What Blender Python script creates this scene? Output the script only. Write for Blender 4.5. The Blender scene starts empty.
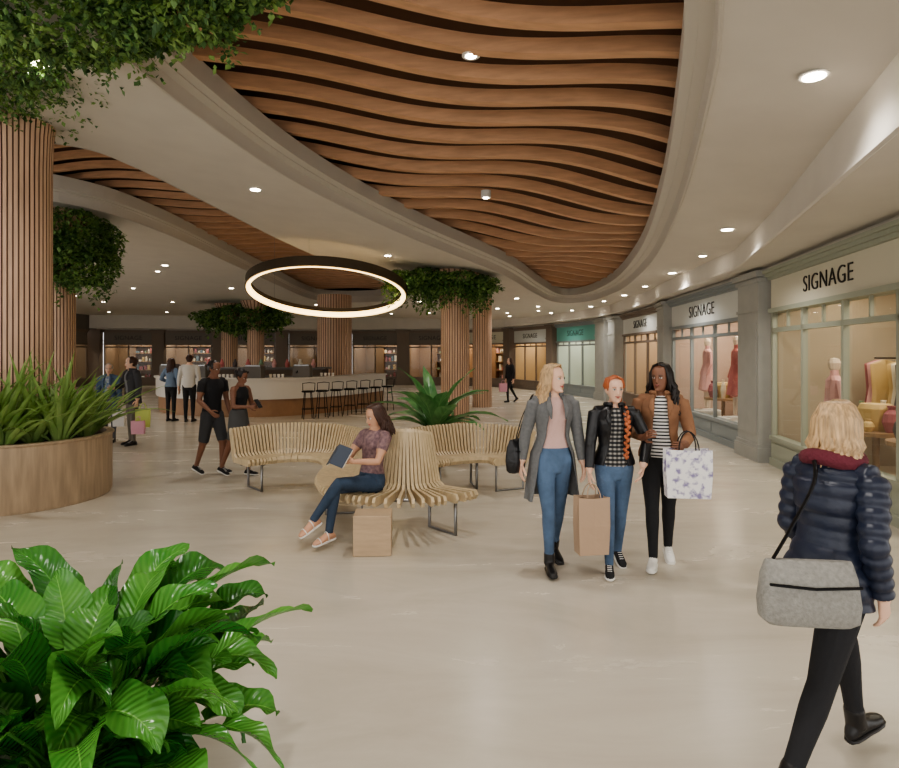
import bpy, math, random
from math import sin, cos, pi, radians, sqrt
from mathutils import Vector, Matrix, geometry, noise
from mathutils.bvhtree import BVHTree
random.seed(11)
V = Vector
S = bpy.context.scene
COL = S.collection

# ------------------------------------------------------------------ materials
def lin(c):
    r = []
    for x in c:
        x /= 255.0
        r.append(x/12.92 if x <= .04045 else ((x+.055)/1.055)**2.4)
    return (r[0], r[1], r[2], 1)
MC = {}
def mat(name, col=(200,200,200), rough=.6, metal=0, var=0, scale=4, stretch=(1,1,1), bump=0, bscale=30,
        emit=None, es=0, coat=0, sheen=0, col2=None):
    if name in MC: return MC[name]
    m = bpy.data.materials.new(name); m.use_nodes = True
    nt = m.node_tree; N = nt.nodes; L = nt.links
    p = N['Principled BSDF']
    p.inputs['Base Color'].default_value = lin(col)
    p.inputs['Roughness'].default_value = rough
    p.inputs['Metallic'].default_value = metal
    if coat: p.inputs['Coat Weight'].default_value = coat; p.inputs['Coat Roughness'].default_value = .15
    if sheen: p.inputs['Sheen Weight'].default_value = sheen
    if emit:
        p.inputs['Emission Color'].default_value = lin(emit); p.inputs['Emission Strength'].default_value = es
    if var or bump or col2:
        tc = N.new('ShaderNodeTexCoord'); mp = N.new('ShaderNodeMapping')
        mp.inputs['Scale'].default_value = stretch
        L.new(tc.outputs['Object'], mp.inputs['Vector'])
        if var or col2:
            n = N.new('ShaderNodeTexNoise'); n.inputs['Scale'].default_value = scale; n.inputs['Detail'].default_value = 6
            L.new(mp.outputs['Vector'], n.inputs['Vector'])
            cr = N.new('ShaderNodeValToRGB')
            a = lin(col); b = lin(col2) if col2 else None
            if b is None:
                cr.color_ramp.elements[0].color = tuple(x*(1-var) for x in a[:3])+(1,)
                cr.color_ramp.elements[1].color = tuple(min(1,x*(1+var)) for x in a[:3])+(1,)
            else:
                cr.color_ramp.elements[0].color = a; cr.color_ramp.elements[1].color = b
            cr.color_ramp.elements[0].position = .3; cr.color_ramp.elements[1].position = .7
            L.new(n.outputs['Fac'], cr.inputs['Fac']); L.new(cr.outputs['Color'], p.inputs['Base Color'])
        if bump:
            n2 = N.new('ShaderNodeTexNoise'); n2.inputs['Scale'].default_value = bscale; n2.inputs['Detail'].default_value = 3
            L.new(mp.outputs['Vector'], n2.inputs['Vector'])
            bp = N.new('ShaderNodeBump'); bp.inputs['Strength'].default_value = bump; bp.inputs['Distance'].default_value = .02
            L.new(n2.outputs['Fac'], bp.inputs['Height']); L.new(bp.outputs['Normal'], p.inputs['Normal'])
    MC[name] = m
    return m

def glass_mat(nm,fac):
    m = bpy.data.materials.new(nm); m.use_nodes = True
    nt = m.node_tree; N = nt.nodes; L = nt.links; N.clear()
    o = N.new('ShaderNodeOutputMaterial'); mx = N.new('ShaderNodeMixShader')
    t = N.new('ShaderNodeBsdfTransparent'); g = N.new('ShaderNodeBsdfGlossy')
    g.inputs['Roughness'].default_value = .03; t.inputs['Color'].default_value = (.90,.94,.92,1)
    mx.inputs['Fac'].default_value = fac
    L.new(t.outputs[0], mx.inputs[1]); L.new(g.outputs[0], mx.inputs[2]); L.new(mx.outputs[0], o.inputs[0])
    return m
GLASS = glass_mat('shop_glass',.13); GLASS2 = glass_mat('anti_glare_glass',.03)

def stripe_mat(name, c1, c2, scale, axis='Z', plaid=False):
    m = bpy.data.materials.new(name); m.use_nodes = True
    nt = m.node_tree; N = nt.nodes; L = nt.links; p = N['Principled BSDF']; p.inputs['Roughness'].default_value=.85
    tc = N.new('ShaderNodeTexCoord'); w = N.new('ShaderNodeTexWave'); w.bands_direction = axis
    w.inputs['Scale'].default_value = scale
    L.new(tc.outputs['Object'], w.inputs['Vector'])
    cr = N.new('ShaderNodeValToRGB'); cr.color_ramp.interpolation = 'CONSTANT'
    cr.color_ramp.elements[0].color = lin(c1); cr.color_ramp.elements[1].color = lin(c2); cr.color_ramp.elements[1].position = .6
    L.new(w.outputs['Fac'], cr.inputs['Fac'])
    if plaid:
        w2 = N.new('ShaderNodeTexWave'); w2.bands_direction='X'; w2.inputs['Scale'].default_value=scale
        L.new(tc.outputs['Object'], w2.inputs['Vector'])
        mx = N.new('ShaderNodeMix'); mx.data_type='RGBA'; mx.blend_type='MULTIPLY'; mx.inputs[0].default_value=.8
        cr2 = N.new('ShaderNodeValToRGB'); cr2.color_ramp.elements[0].color=lin(c1); cr2.color_ramp.elements[1].color=(1,1,1,1)
        L.new(w2.outputs['Fac'], cr2.inputs['Fac'])
        L.new(cr.outputs['Color'], mx.inputs[6]); L.new(cr2.outputs['Color'], mx.inputs[7]); L.new(mx.outputs[2], p.inputs['Base Color'])
    else:
        L.new(cr.outputs['Color'], p.inputs['Base Color'])
    return m

def leaf_mat(name, dark, light, rough=.25, veins=14, va=.05, vb=.3):
    m = bpy.data.materials.new(name); m.use_nodes = True
    nt = m.node_tree; N = nt.nodes; L = nt.links; p = N['Principled BSDF']
    p.inputs['Roughness'].default_value = rough
    uv = N.new('ShaderNodeUVMap'); sp = N.new('ShaderNodeSeparateXYZ'); L.new(uv.outputs[0], sp.inputs[0])
    ab = N.new('ShaderNodeMath'); ab.operation='SUBTRACT'; ab.inputs[1].default_value=.5; L.new(sp.outputs['Y'], ab.inputs[0])
    a2 = N.new('ShaderNodeMath'); a2.operation='ABSOLUTE'; L.new(ab.outputs[0], a2.inputs[0])
    mu = N.new('ShaderNodeMath'); mu.operation='MULTIPLY_ADD'; mu.inputs[1].default_value=-.35; L.new(a2.outputs[0], mu.inputs[0]); L.new(sp.outputs['X'], mu.inputs[2])
    m3 = N.new('ShaderNodeMath'); m3.operation='MULTIPLY'; m3.inputs[1].default_value=veins*6.283; L.new(mu.outputs[0], m3.inputs[0])
    sn = N.new('ShaderNodeMath'); sn.operation='SINE'; L.new(m3.outputs[0], sn.inputs[0])
    mr = N.new('ShaderNodeMapRange'); mr.inputs[1].default_value=0; mr.inputs[2].default_value=.03; mr.inputs[3].default_value=1; mr.inputs[4].default_value=0
    L.new(a2.outputs[0], mr.inputs[0])
    tc = N.new('ShaderNodeTexCoord'); nz = N.new('ShaderNodeTexNoise'); nz.inputs['Scale'].default_value=5; L.new(tc.outputs['Object'], nz.inputs['Vector'])
    nn = N.new('ShaderNodeMath'); nn.operation='MULTIPLY_ADD'; nn.inputs[1].default_value=.9; nn.inputs[2].default_value=-.45+vb; L.new(nz.outputs['Fac'], nn.inputs[0])
    v2 = N.new('ShaderNodeMath'); v2.operation='MULTIPLY_ADD'; v2.inputs[1].default_value=va; L.new(sn.outputs[0], v2.inputs[0]); L.new(nn.outputs[0], v2.inputs[2])
    mxm = N.new('ShaderNodeMath'); mxm.operation='MAXIMUM'; L.new(v2.outputs[0], mxm.inputs[0]); L.new(mr.outputs[0], mxm.inputs[1])
    cr = N.new('ShaderNodeValToRGB'); cr.color_ramp.elements[0].color=lin(dark); cr.color_ramp.elements[1].color=lin(light)
    L.new(mxm.outputs[0], cr.inputs['Fac']); L.new(cr.outputs['Color'], p.inputs['Base Color'])
    bp = N.new('ShaderNodeBump'); bp.inputs['Strength'].default_value=.4; bp.inputs['Distance'].default_value=.004
    L.new(sn.outputs[0], bp.inputs['Height']); L.new(bp.outputs['Normal'], p.inputs['Normal'])
    tr=N.new('ShaderNodeBsdfTranslucent'); L.new(cr.outputs['Color'],tr.inputs['Color'])
    ms=N.new('ShaderNodeMixShader'); ms.inputs[0].default_value=.15
    L.new(p.outputs[0],ms.inputs[1]); L.new(tr.outputs[0],ms.inputs[2]); L.new(ms.outputs[0],N['Material Output'].inputs[0])
    return m

# ------------------------------------------------------------------ mesh builder
class MB:
    def __init__(s): s.v=[]; s.f=[]; s.m=[]; s.mats=[]; s.uv={}
    def mi(s, m):
        if m not in s.mats: s.mats.append(m)
        return s.mats.index(m)
    def loft(s, secs, m, n=12, cap=True, bulge=.35):
        ms = m if isinstance(m, list) else [m]*(len(secs)-1)
        b0 = len(s.v)
        for (c,ux,uy) in secs:
            for i in range(n):
                a = 2*pi*i/n
                s.v.append(c+ux*sin(a)+uy*cos(a))
        for k in range(len(secs)-1):
            mi = s.mi(ms[k])
            for i in range(n):
                j=(i+1)%n; a=b0+k*n
                s.f.append((a+i,a+j,a+n+j,a+n+i)); s.m.append(mi)
        if cap:
            for (k,kk,mi) in ((0,1,s.mi(ms[0])),(len(secs)-1,len(secs)-2,s.mi(ms[-1]))):
                c,ux,uy = secs[k]; d=(c-secs[kk][0])
                d = d.normalized() if d.length>1e-6 else V((0,0,0))
                s.v.append(c+d*min(ux.length,uy.length)*bulge); ci=len(s.v)-1; a=b0+k*n
                for i in range(n):
                    j=(i+1)%n
                    s.f.append((ci,a+j,a+i) if k==0 else (ci,a+i,a+j)); s.m.append(mi)
    def tube(s, pts, rads, m, n=8, cap=True, flat=1.0, bulge=.5):
        pts=[V(p) for p in pts]
        if not isinstance(rads,(list,tuple)): rads=[rads]*len(pts)
        t0=(pts[1]-pts[0]).normalized()
        ref=V((0,0,1)) if abs(t0.z)<.9 else V((1,0,0))
        u=t0.cross(ref).normalized(); secs=[]
        for i,p in enumerate(pts):
            if i==0: t=t0
            elif i==len(pts)-1: t=(pts[i]-pts[i-1]).normalized()
            else:
                t=((pts[i+1]-pts[i]).normalized()+(pts[i]-pts[i-1]).normalized())
                t=t.normalized() if t.length>1e-5 else t0
            u=(u-t*u.dot(t)); u=u.normalized() if u.length>1e-5 else t.orthogonal().normalized()
            w=u.cross(t)
            secs.append((p,u*rads[i],w*rads[i]*flat))
        s.loft(secs,m,n,cap,bulge)
    def box(s,c,d,m,R=None,taper=1.0):
        c=V(c); b=len(s.v)
        for z in (-1,1):
            k = taper if z<0 else 1.0
            for x,y in ((-1,-1),(1,-1),(1,1),(-1,1)):
                p=V((x*d[0]/2*k,y*d[1]/2*k,z*d[2]/2))
                if R: p=R@p
                s.v.append(c+p)
        mi=s.mi(m)
        for q in ((3,2,1,0),(4,5,6,7),(0,1,5,4),(1,2,6,5),(2,3,7,6),(3,0,4,7)):
            s.f.append(tuple(b+i for i in q)); s.m.append(mi)
    def ell(s,c,r,m,R=None,n=12,k=8):
        c=V(c); X=V((r[0],0,0));Y=V((0,r[1],0));Z=V((0,0,r[2]))
        if R: X=R@X;Y=R@Y;Z=R@Z
        secs=[]
        for i in range(1,k):
            a=-pi/2+pi*i/k
            secs.append((c+Z*sin(a),X*cos(a),Y*cos(a)))
        s.loft(secs,m,n,True,0)
        s.v[-2]=c-Z; s.v[-1]=c+Z
    def poly(s,pts,m):
        b=len(s.v)
        for p in pts: s.v.append(V(p))
        s.f.append(tuple(range(b,b+len(pts)))); s.m.append(s.mi(m))
    def prism(s,pts,off,m):
        b=len(s.v); n=len(pts); off=V(off)
        for p in pts: s.v.append(V(p))
        for p in pts: s.v.append(V(p)+off)
        mi=s.mi(m)
        s.f.append(tuple(range(b+n-1,b-1,-1))); s.m.append(mi)
        s.f.append(tuple(range(b+n,b+2*n))); s.m.append(mi)
        for i in range(n):
            j=(i+1)%n
            s.f.append((b+i,b+j,b+n+j,b+n+i)); s.m.append(mi)
    def lathe(s,c,prof,m,n=32):
        c=V(c); s.loft([(c+V((0,0,z)),V((r,0,0)),V((0,-r,0))) for r,z in prof],m,n,True,0)
    def strip(s,rows,m,uv=False):
        b=len(s.v); nc=len(rows[0])
        for i,r in enumerate(rows):
            for j,p in enumerate(r):
                s.v.append(V(p))
                if uv: s.uv[len(s.v)-1]=(i/(len(rows)-1), j/(nc-1))
        mi=s.mi(m)
        for i in range(len(rows)-1):
            for j in range(nc-1):
                a=b+i*nc+j
                s.f.append((a,a+1,a+nc+1,a+nc)); s.m.append(mi)
    def xf(s,M): s.v=[M@p for p in s.v]
    def mesh(s,name,smooth=True):
        me=bpy.data.meshes.new(name)
        me.from_pydata([tuple(p) for p in s.v],[],s.f)
        for m in s.mats: me.materials.append(m)
        me.polygons.foreach_set('material_index',s.m)
        me.polygons.foreach_set('use_smooth',[smooth]*len(s.f))
        if s.uv:
            ul=me.uv_layers.new(name='UVMap')
            for lp in me.loops:
                q=s.uv.get(lp.vertex_index)
                if q: ul.data[lp.index].uv=q
        me.update()
        return me
    def obj(s,name,parent=None,smooth=False,loc=None,auto=False):
        o=bpy.data.objects.new(name,s.mesh(name,smooth)); COL.objects.link(o)
        if loc: o.location=loc
        if parent: o.parent=parent
        if auto:
            md=o.modifiers.new('edge','EDGE_SPLIT'); md.split_angle=radians(40)
        return o
def empty(name,loc=(0,0,0)):
    e=bpy.data.objects.new(name,None); COL.objects.link(e); e.location=loc; e.empty_display_size=.2; return e

def cat(pts,n=8,closed=False):
    P=[V(p) for p in pts]; out=[]; N=len(P)
    rng=N if closed else N-1
    for i in range(rng):
        if closed: a,b,c,d=P[i-1],P[i],P[(i+1)%N],P[(i+2)%N]
        else: a,b,c,d=P[max(i-1,0)],P[i],P[i+1],P[min(i+2,N-1)]
        for k in range(n):
            t=k/n
            out.append(.5*((2*b)+(c-a)*t+(2*a-5*b+4*c-d)*t*t+(3*b-a-3*c+d)*t*t*t))
    if not closed: out.append(P[-1])
    return out
def inside(p,poly):
    x,y=p[0],p[1]; r=False; j=len(poly)-1
    for i in range(len(poly)):
        xi,yi=poly[i][0],poly[i][1]; xj,yj=poly[j][0],poly[j][1]
        if (yi>y)!=(yj>y) and x<(xj-xi)*(y-yi)/(yj-yi)+xi: r=not r
        j=i
    return r

# ------------------------------------------------------------------ common materials
def floor_mat():
    m=bpy.data.materials.new('polished_concrete'); m.use_nodes=True
    nt=m.node_tree;N=nt.nodes;L=nt.links;p=N['Principled BSDF']
    tc=N.new('ShaderNodeTexCoord');mp=N.new('ShaderNodeMapping');mp.inputs['Scale'].default_value=(.35,1.1,1);mp.inputs['Rotation'].default_value=(0,0,.3)
    L.new(tc.outputs['Object'],mp.inputs['Vector'])
    n=N.new('ShaderNodeTexNoise');n.inputs['Scale'].default_value=1.6;n.inputs['Detail'].default_value=10;n.inputs['Roughness'].default_value=.65;n.inputs['Distortion'].default_value=.7
    L.new(mp.outputs[0],n.inputs['Vector'])
    cr=N.new('ShaderNodeValToRGB');cr.color_ramp.elements[0].position=.25;cr.color_ramp.elements[1].position=.75
    cr.color_ramp.elements[0].color=lin((186,177,162));cr.color_ramp.elements[1].color=lin((210,202,188))
    L.new(n.outputs['Fac'],cr.inputs['Fac'])
    L.new(cr.outputs['Color'],p.inputs['Base Color'])
    rr=N.new('ShaderNodeMapRange');rr.inputs[3].default_value=.17;rr.inputs[4].default_value=.34
    L.new(n.outputs['Fac'],rr.inputs[0]);L.new(rr.outputs[0],p.inputs['Roughness'])
    return m
WHITE=mat('soffit_paint',(212,206,197),.7,var=.03,scale=2)
FASC=mat('fascia_paint',(200,194,184),.6)
SLAT=mat('slat_wood',(206,162,128),.5,var=.14,scale=3,stretch=(.6,4,6))
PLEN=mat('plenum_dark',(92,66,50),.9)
WOODV=mat('column_wood',(208,174,148),.5,var=.12,scale=5,stretch=(4,4,.4))
WOODD=mat('column_gap',(130,98,78),.8)
PLW=mat('planter_wood',(172,150,124),.45,var=.2,scale=4,stretch=(5,5,.5))
BENCH=mat('bench_wood',(206,186,152),.45,var=.12,scale=8,stretch=(3,3,1))
METAL=mat('steel',(150,150,150),.3,metal=1)
DARK=mat('black_metal',(28,28,30),.4,metal=.6)
SOIL=mat('soil',(45,34,26),.95,bump=.6,bscale=30)
SKIRT=mat('white_panel',(218,213,205),.4)

# ------------------------------------------------------------------ shell
def h(x,y):
    return 3.6+.143*max(0,min(9,4-x))*max(.3,min(1,1-(y-5)*.03))
fl=MB(); fl.poly([(-24,-5,0),(14,-5,0),(14,42,0),(-24,42,0)],floor_mat()); fl.obj('floor')

O1=cat([V((a,b,0)) for a,b in [(1.42,3.03),(2.02,4.6),(3.05,8.0),(4.0,12),(4.75,16.7),(4.7,20.3),(3.7,20.9),(2.6,18.6),(1.29,15.3),(-.97,11.7),(-2.27,9.1),(-2.87,6.9),(-3.05,5.2),(-2.9,2.5),(-1.9,0),(0,-.6),(.9,1.0)]],8,True)
O2=cat([V((a,b,0)) for a,b in [(-7.6,8.2),(-5.5,8.4),(-4.9,9.2),(-4.5,10.8),(-3.65,14.65),(-2.1,19.3),(-1.8,22),(-3,25),(-5.6,25.5),(-6.2,19),(-6.5,13.4),(-7.3,11.2),(-9.6,10)]],8,True)
X0,X1,Y0,Y1=-22,9,-3,38
verts=[V((X0,Y0)),V((X1,Y0)),V((X1,Y1)),V((X0,Y1))]; edges=[(0,1),(1,2),(2,3),(3,0)]
for O in (O1,O2):
    b=len(verts)
    for i,p in enumerate(O):
        verts.append(V((p.x,p.y))); edges.append((b+i,b+(i+1)%len(O)))
def nearpoly(p,O,d):
    return any((p[0]-q.x)**2+(p[1]-q.y)**2<d*d for q in O)
y=Y0+1
while y<Y1:
    x=X0+1
    while x<X1:
        if not inside((x,y),O1) and not inside((x,y),O2) and not nearpoly((x,y),O1,.4) and not nearpoly((x,y),O2,.4):
            verts.append(V((x,y)))
        x+=1.0
    y+=1.0
r=geometry.delaunay_2d_cdt(verts,edges,[],0,1e-5)
cv,cf=r[0],r[2]
c=MB(); c.v=[V((p.x,p.y,h(p.x,p.y))) for p in cv]; wi=c.mi(WHITE)
for f in cf:
    g=sum((cv[i] for i in f),V((0,0)))/len(f)
    if inside(g,O1) or inside(g,O2): continue
    c.f.append(tuple(reversed(f))); c.m.append(wi)
c.obj('ceiling',smooth=True)
def poly_off(O,d):
    out=[];n=len(O);area=sum(O[i].x*O[(i+1)%n].y-O[(i+1)%n].x*O[i].y for i in range(n)); sg=1 if area>0 else -1
    for i in range(n):
        t=(O[(i+1)%n]-O[i-1]).normalized(); out.append(O[i]+V((-t.y,t.x,0))*d*sg)
    return out
for k,O in enumerate((O1,O2)):
    fb=MB(); n=len(O); rw=[]
    D=.22 if k==0 else .1
    for (dd,zz) in ((0,0),(.03,.17),(D*.6,.19),(D*.6,.21),(D,.24),(D,.48)):
        src=poly_off(O,dd)
        rw.append([V((src[i%n].x,src[i%n].y,h(O[i%n].x,O[i%n].y)+zz)) for i in range(n+1)])
    for j in range(len(rw)-1): fb.strip([rw[j],rw[j+1]],FASC)
    lip=[V((p.x,p.y,h(p.x,p.y)+.005)) for p in O]; lip.append(lip[0])
    fb.tube(lip,.018,FASC,6)
    fb.obj('trim_%d'%(k+1),smooth=False)
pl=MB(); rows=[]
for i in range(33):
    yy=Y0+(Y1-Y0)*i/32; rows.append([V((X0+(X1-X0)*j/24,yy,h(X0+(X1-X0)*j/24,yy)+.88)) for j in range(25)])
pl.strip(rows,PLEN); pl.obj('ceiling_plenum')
def xr(O,y):
    xs=[]
    n=len(O)
    for i in range(n):
        a,b=O[i],O[(i+1)%n]
        if (a.y>y)!=(b.y>y): xs.append(a.x+(b.x-a.x)*(y-a.y)/(b.y-a.y))
    return (min(xs),max(xs)) if xs else None
def slats(name,O,y0,y1,base,grow,smax,th,dp):
    mb=MB(); yy=y0
    while yy<y1:
        rs=[q for q in (xr(O,yy-.35),xr(O,yy),xr(O,yy+.35)) if q]
        if rs:
            xa=min(q[0] for q in rs)-.25; xb=max(q[1] for q in rs)+.25
            m=max(6,int((xb-xa)/.14)); secs=[]
            for i in range(m+1):
                x=xa+(xb-xa)*i/m
                py=yy+.16*sin(1.15*x+yy*.40)
                pz=h(x,py)+.50+.06*sin(1.7*x+yy*.5+1)
                secs.append((x,py,pz))
            gr=1+.03*max(0,yy-5)
            rows=[[],[],[],[],[]]
            for (x,py,pz) in secs:
                for k,(a,b) in enumerate(((-th/2,dp*gr),(-th/2,0),(th/2,0),(th/2,dp*gr),(-th/2,dp*gr))):
                    rows[k].append(V((x,py+a,pz+b)))
            mb.strip(rows,SLAT)
        yy+=min(smax,base+grow*max(0,yy-4))
    return mb.obj(name,smooth=False)
slats('wave_slat_ceiling',O1,-.3,21,.47,.055,.85,.12,.14)
slats('wave_slat_ceiling',O2,8.4,25.4,.38,.025,.6,.10,.10)

# right wall
Wp=[(3.9,2),(4.3,3.9),(5.28,9.85),(5.4,11.1),(5.75,15.6),(6.0,17),(6.2,21.5),(6.2,22.3),(5.9,24.5),(4.9,28),(4.7,28.8),(3.4,32),(3.1,32.6),(1,34),(-6,36),(-20,34)]
Cp=[(2.3,2),(3.0,4.2),(4.72,9.7),(4.95,11),(5.4,15.4),(5.6,16.8),(5.8,21.2),(5.8,22),(5.5,24.1),(4.5,27.5),(4.3,28.2),(3.0,31.3),(2.8,31.9),(.9,33.3),(-6,35.3),(-20,33.3)]
Cs=cat([V((a,b,0)) for a,b in Cp],6); Ws=cat([V((a,b,0)) for a,b in Wp],6)
bk=MB()
bk.strip([[V((p.x,p.y,h(p.x,p.y)+.01)) for p in Cs],[V((p.x,p.y,3.32)) for p in Cs],[V((p.x,p.y,3.26)) for p in Cs]],WHITE)
bk.strip([[V((p.x,p.y,3.26)) for p in Cs],[V((p.x,p.y,3.26)) for p in Ws]],WHITE)
bk.tube([V((p.x,p.y,3.27)) for p in Cs],.03,WHITE,6)
bk.obj('trim_3',smooth=True,auto=True)
rw=MB()
rw.strip([[V((a,b,4.9)) for a,b in Wp],[V((a,b,3.17)) for a,b in Wp]],FASC); rw.obj('wall_right')
lw=MB(); LW=mat('left_wall',(120,114,108),.8)
lw.strip([[(-20,34,5),(-21,20,5),(-21.5,6,5)],[(-20,34,3.17),(-21,20,3.17),(-21.5,6,3.17)]],LW); lw.obj('wall_left')

# ------------------------------------------------------------------ storefronts
INTF=mat('shop_floor',(180,165,142),.5)
SHELF=mat('shelf_wood',(150,118,86),.5)
goods=[mat('goods_%d'%i,c,.6) for i,c in enumerate([(190,110,106),(220,206,180),(160,92,96),(238,233,226),(110,128,138),(200,170,116),(84,74,72),(214,164,160),(132,156,126),(224,216,200)])]
PANEL=mat('shop_light_panel',(255,240,215),.5,emit=(255,232,196),es=6)
TXT=mat('sign_letters',(38,36,34),.5)
def mannequin(mb,p,dm,H=1.65,f=V((-1,0,0))):
    p=V(p); s=H/1.7; lx=V((-f.y,f.x,0)); sk=mat('mannequin_skin',(225,205,185),.4)
    def sec(z,a,b): return (p+V((0,0,z*s)),lx*a*s,f*b*s)
    mb.loft([sec(1.0,.16,.12),sec(1.12,.12,.09),sec(1.28,.15,.11),sec(1.4,.17,.09),sec(1.46,.06,.06),sec(1.54,.05,.05)],dm)
    mb.loft([sec(.5,.24,.2),sec(.8,.2,.16),sec(1.05,.14,.11)],dm)
    mb.loft([sec(1.5,.03,.03),sec(1.56,.055,.07),sec(1.64,.07,.085),sec(1.7,.05,.06)],sk)
    for q in (-1,1):
        mb.tube([p+lx*q*.17*s+V((0,0,1.39*s)),p+lx*q*.23*s+V((0,0,1.1*s)),p+lx*q*.2*s+f*.1+V((0,0,.85*s))],[.045,.038,.025],dm)
        mb.tube([p+lx*q*.08*s+V((0,0,.6*s)),p+lx*q*.09*s+V((0,0,.08))],[.06,.035],sk)
    mb.box(p+V((0,0,.02)),(.4,.4,.04),goods[3])
def storefront(A,B,frame,signm,panes=4,wallc=(200,165,120),text='SIGNAGE',en=60,tsz=.26,detail=1,glass_top=2.2,z1=2.55,top=3.12,tpos=.5,dep=2.2,manq=0,base=.45):
    A=V((A[0],A[1],0));B=V((B[0],B[1],0)); t=(B-A); Ln=t.length; t.normalize(); nin=V((t.y,-t.x,0)); up=V((0,0,1))
    e=empty('storefront',A)
    R=Matrix((t,nin,up)).transposed()
    def pt(u,v,w): return t*u+nin*v+up*w
    fm=MB()
    def bx(u0,u1,v0,v1,w0,w1,m,mb=fm): mb.box(pt((u0+u1)/2,(v0+v1)/2,(w0+w1)/2),(u1-u0,v1-v0,w1-w0),m,R)
    bx(0,Ln,0,.12,0,base,frame); bx(0,Ln,-.03,.13,0,.12,frame); bx(0,Ln,-.03,.13,base-.03,base+.03,frame)
    bx(0,Ln,.0,.2,z1,top,signm); bx(0,Ln,-.05,.2,z1-.07,z1,frame)
    bx(0,Ln,-.06,.2,top-.1,top-.05,frame); bx(0,Ln,-.10,.2,top-.05,top,frame); bx(0,Ln,-.14,.2,top,top+.05,frame)
    bx(0,Ln,.0,.07,glass_top-.035,glass_top+.035,frame)
    for i in range(panes+1):
        u=Ln*i/panes; w=.032 if 0<i<panes else .07
        bx(max(0,u-w),min(Ln,u+w),0,.07,base,z1,frame)
        if i<panes:
            a=u+.12;b_=Ln*(i+1)/panes-.12
            bx(a,b_,-.012,.0,.17,base-.08,frame)
            um=(a+b_)/2
            bx(um-.015,um+.015,.02,.06,glass_top,z1,frame)
    fm.obj('frame',e)
    gm=MB(); gm.poly([pt(0,.05,base),pt(Ln,.05,base),pt(Ln,.05,z1),pt(0,.05,z1)],GLASS if detail else GLASS2); gm.obj('glass',e)
    im=MB(); wm=mat('shop_wall_%d_%d_%d'%wallc,wallc,.8)
    im.poly([pt(0,dep,0),pt(Ln,dep,0),pt(Ln,dep,3),pt(0,dep,3)],wm)
    im.poly([pt(0,.1,0),pt(0,dep,0),pt(0,dep,3),pt(0,.1,3)],wm)
    im.poly([pt(Ln,.1,0),pt(Ln,dep,0),pt(Ln,dep,3),pt(Ln,.1,3)],wm)
    im.poly([pt(0,.1,.02),pt(Ln,.1,.02),pt(Ln,dep,.02),pt(0,dep,.02)],INTF)
    im.poly([pt(0,.1,2.95),pt(Ln,.1,2.95),pt(Ln,dep,2.95),pt(0,dep,2.95)],wm)
    rnd=random.Random(int(A.x*97+A.y*13))
    u=.3
    while u<Ln-1.0:
        sw=min(1.3,Ln-u-.3)
        bx(u,u+.04,dep-.4,dep,0,2.3,SHELF,im); bx(u+sw-.04,u+sw,dep-.4,dep,0,2.3,SHELF,im)
        for w in (.35,.85,1.35,1.85,2.28):
            bx(u,u+sw,dep-.4,dep,w-.02,w+.02,SHELF,im)
            q=u+.1
            while q<u+sw-.15 and w<2.2:
                ww=rnd.uniform(.08,.2);hh=rnd.uniform(.1,.36); g=rnd.choice(goods)
                if rnd.random()<.5: bx(q,q+ww,dep-.33,dep-.08,w+.02,w+.02+hh,g,im)
                else: im.lathe(pt(q+ww/2,dep-.2,w+.02),[(ww*.3,0),(ww*.5,hh*.35),(ww*.4,hh*.7),(ww*.18,hh*.85),(ww*.22,hh)],g,10)
                q+=ww+rnd.uniform(.03,.1)
        u+=sw+rnd.uniform(.2,.6)
    if detail:
        u=.7; k=0
        while u<Ln-.5:
            if (manq and k%3!=2) or (not manq and k%3==1):
                mannequin(im,pt(u,.5,.02 if not manq else .45),[goods[7],goods[3],goods[0],goods[9]][(k+manq)%4],1.72,f=-nin)
                if manq: bx(u-.28,u+.28,.2,.8,.02,.47,goods[3],im)
            else:
                im.lathe(pt(u,.55,0),[(.22,0),(.04,.05),(.04,.76),(.40,.78),(.40,.83)],SHELF,20)
                for j in range(6):
                    aa=j*1.047+u; g=rnd.choice(goods); hh=rnd.uniform(.14,.42); rr=rnd.uniform(.05,.11)
                    im.lathe(pt(u+.26*cos(aa),.55+.24*sin(aa),.83),[(rr*.6,0),(rr,hh*.4),(rr*.8,hh*.7),(rr*.35,hh*.85),(rr*.5,hh)],g,12)
                im.lathe(pt(u,.55,.83),[(.16,0),(.2,.28),(.17,.34)],goods[5],14)
            u+=rnd.uniform(.75,.95) if manq else rnd.uniform(.95,1.2); k+=1
        im.tube([pt(.4,1.35,1.75),pt(Ln-.4,1.35,1.75)],.012,DARK,6)
        u=.5
        while u<Ln-.5:
            g=rnd.choice(goods); ln_=rnd.uniform(.6,.95)
            im.loft([(pt(u,1.35,1.72),t*.012,nin*.05),(pt(u,1.35,1.66),t*.02,nin*.2),(pt(u,1.35,1.66-ln_*.5),t*.03,nin*.17),(pt(u,1.35,1.66-ln_),t*.035,nin*.22)],g,8)
            u+=rnd.choice((.07,.08,.1,.1,.45))
        for j in range(int(Ln/1.0)):
            im.lathe(pt(.6+j*1.0,.8,2.93),[(.05,0),(.05,.02)],PANEL,12)
            im.lathe(pt(.6+j*1.0,1.8,2.93),[(.05,0),(.05,.02)],PANEL,12)
    im.obj('interior',e)
    pm=MB(); bx(.2,Ln-.2,dep*.45,dep*.52,2.90,2.93,PANEL,pm); pm.obj('light_panel',e)
    cu=bpy.data.curves.new('sign_text','FONT'); cu.body=text; cu.size=tsz; cu.extrude=.006; cu.offset=-.004; cu.space_character=1.08; cu.align_x='CENTER'; cu.align_y='CENTER'
    cu.materials.append(TXT)
    to=bpy.data.objects.new('sign_text',cu); COL.objects.link(to); to.parent=e
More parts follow.
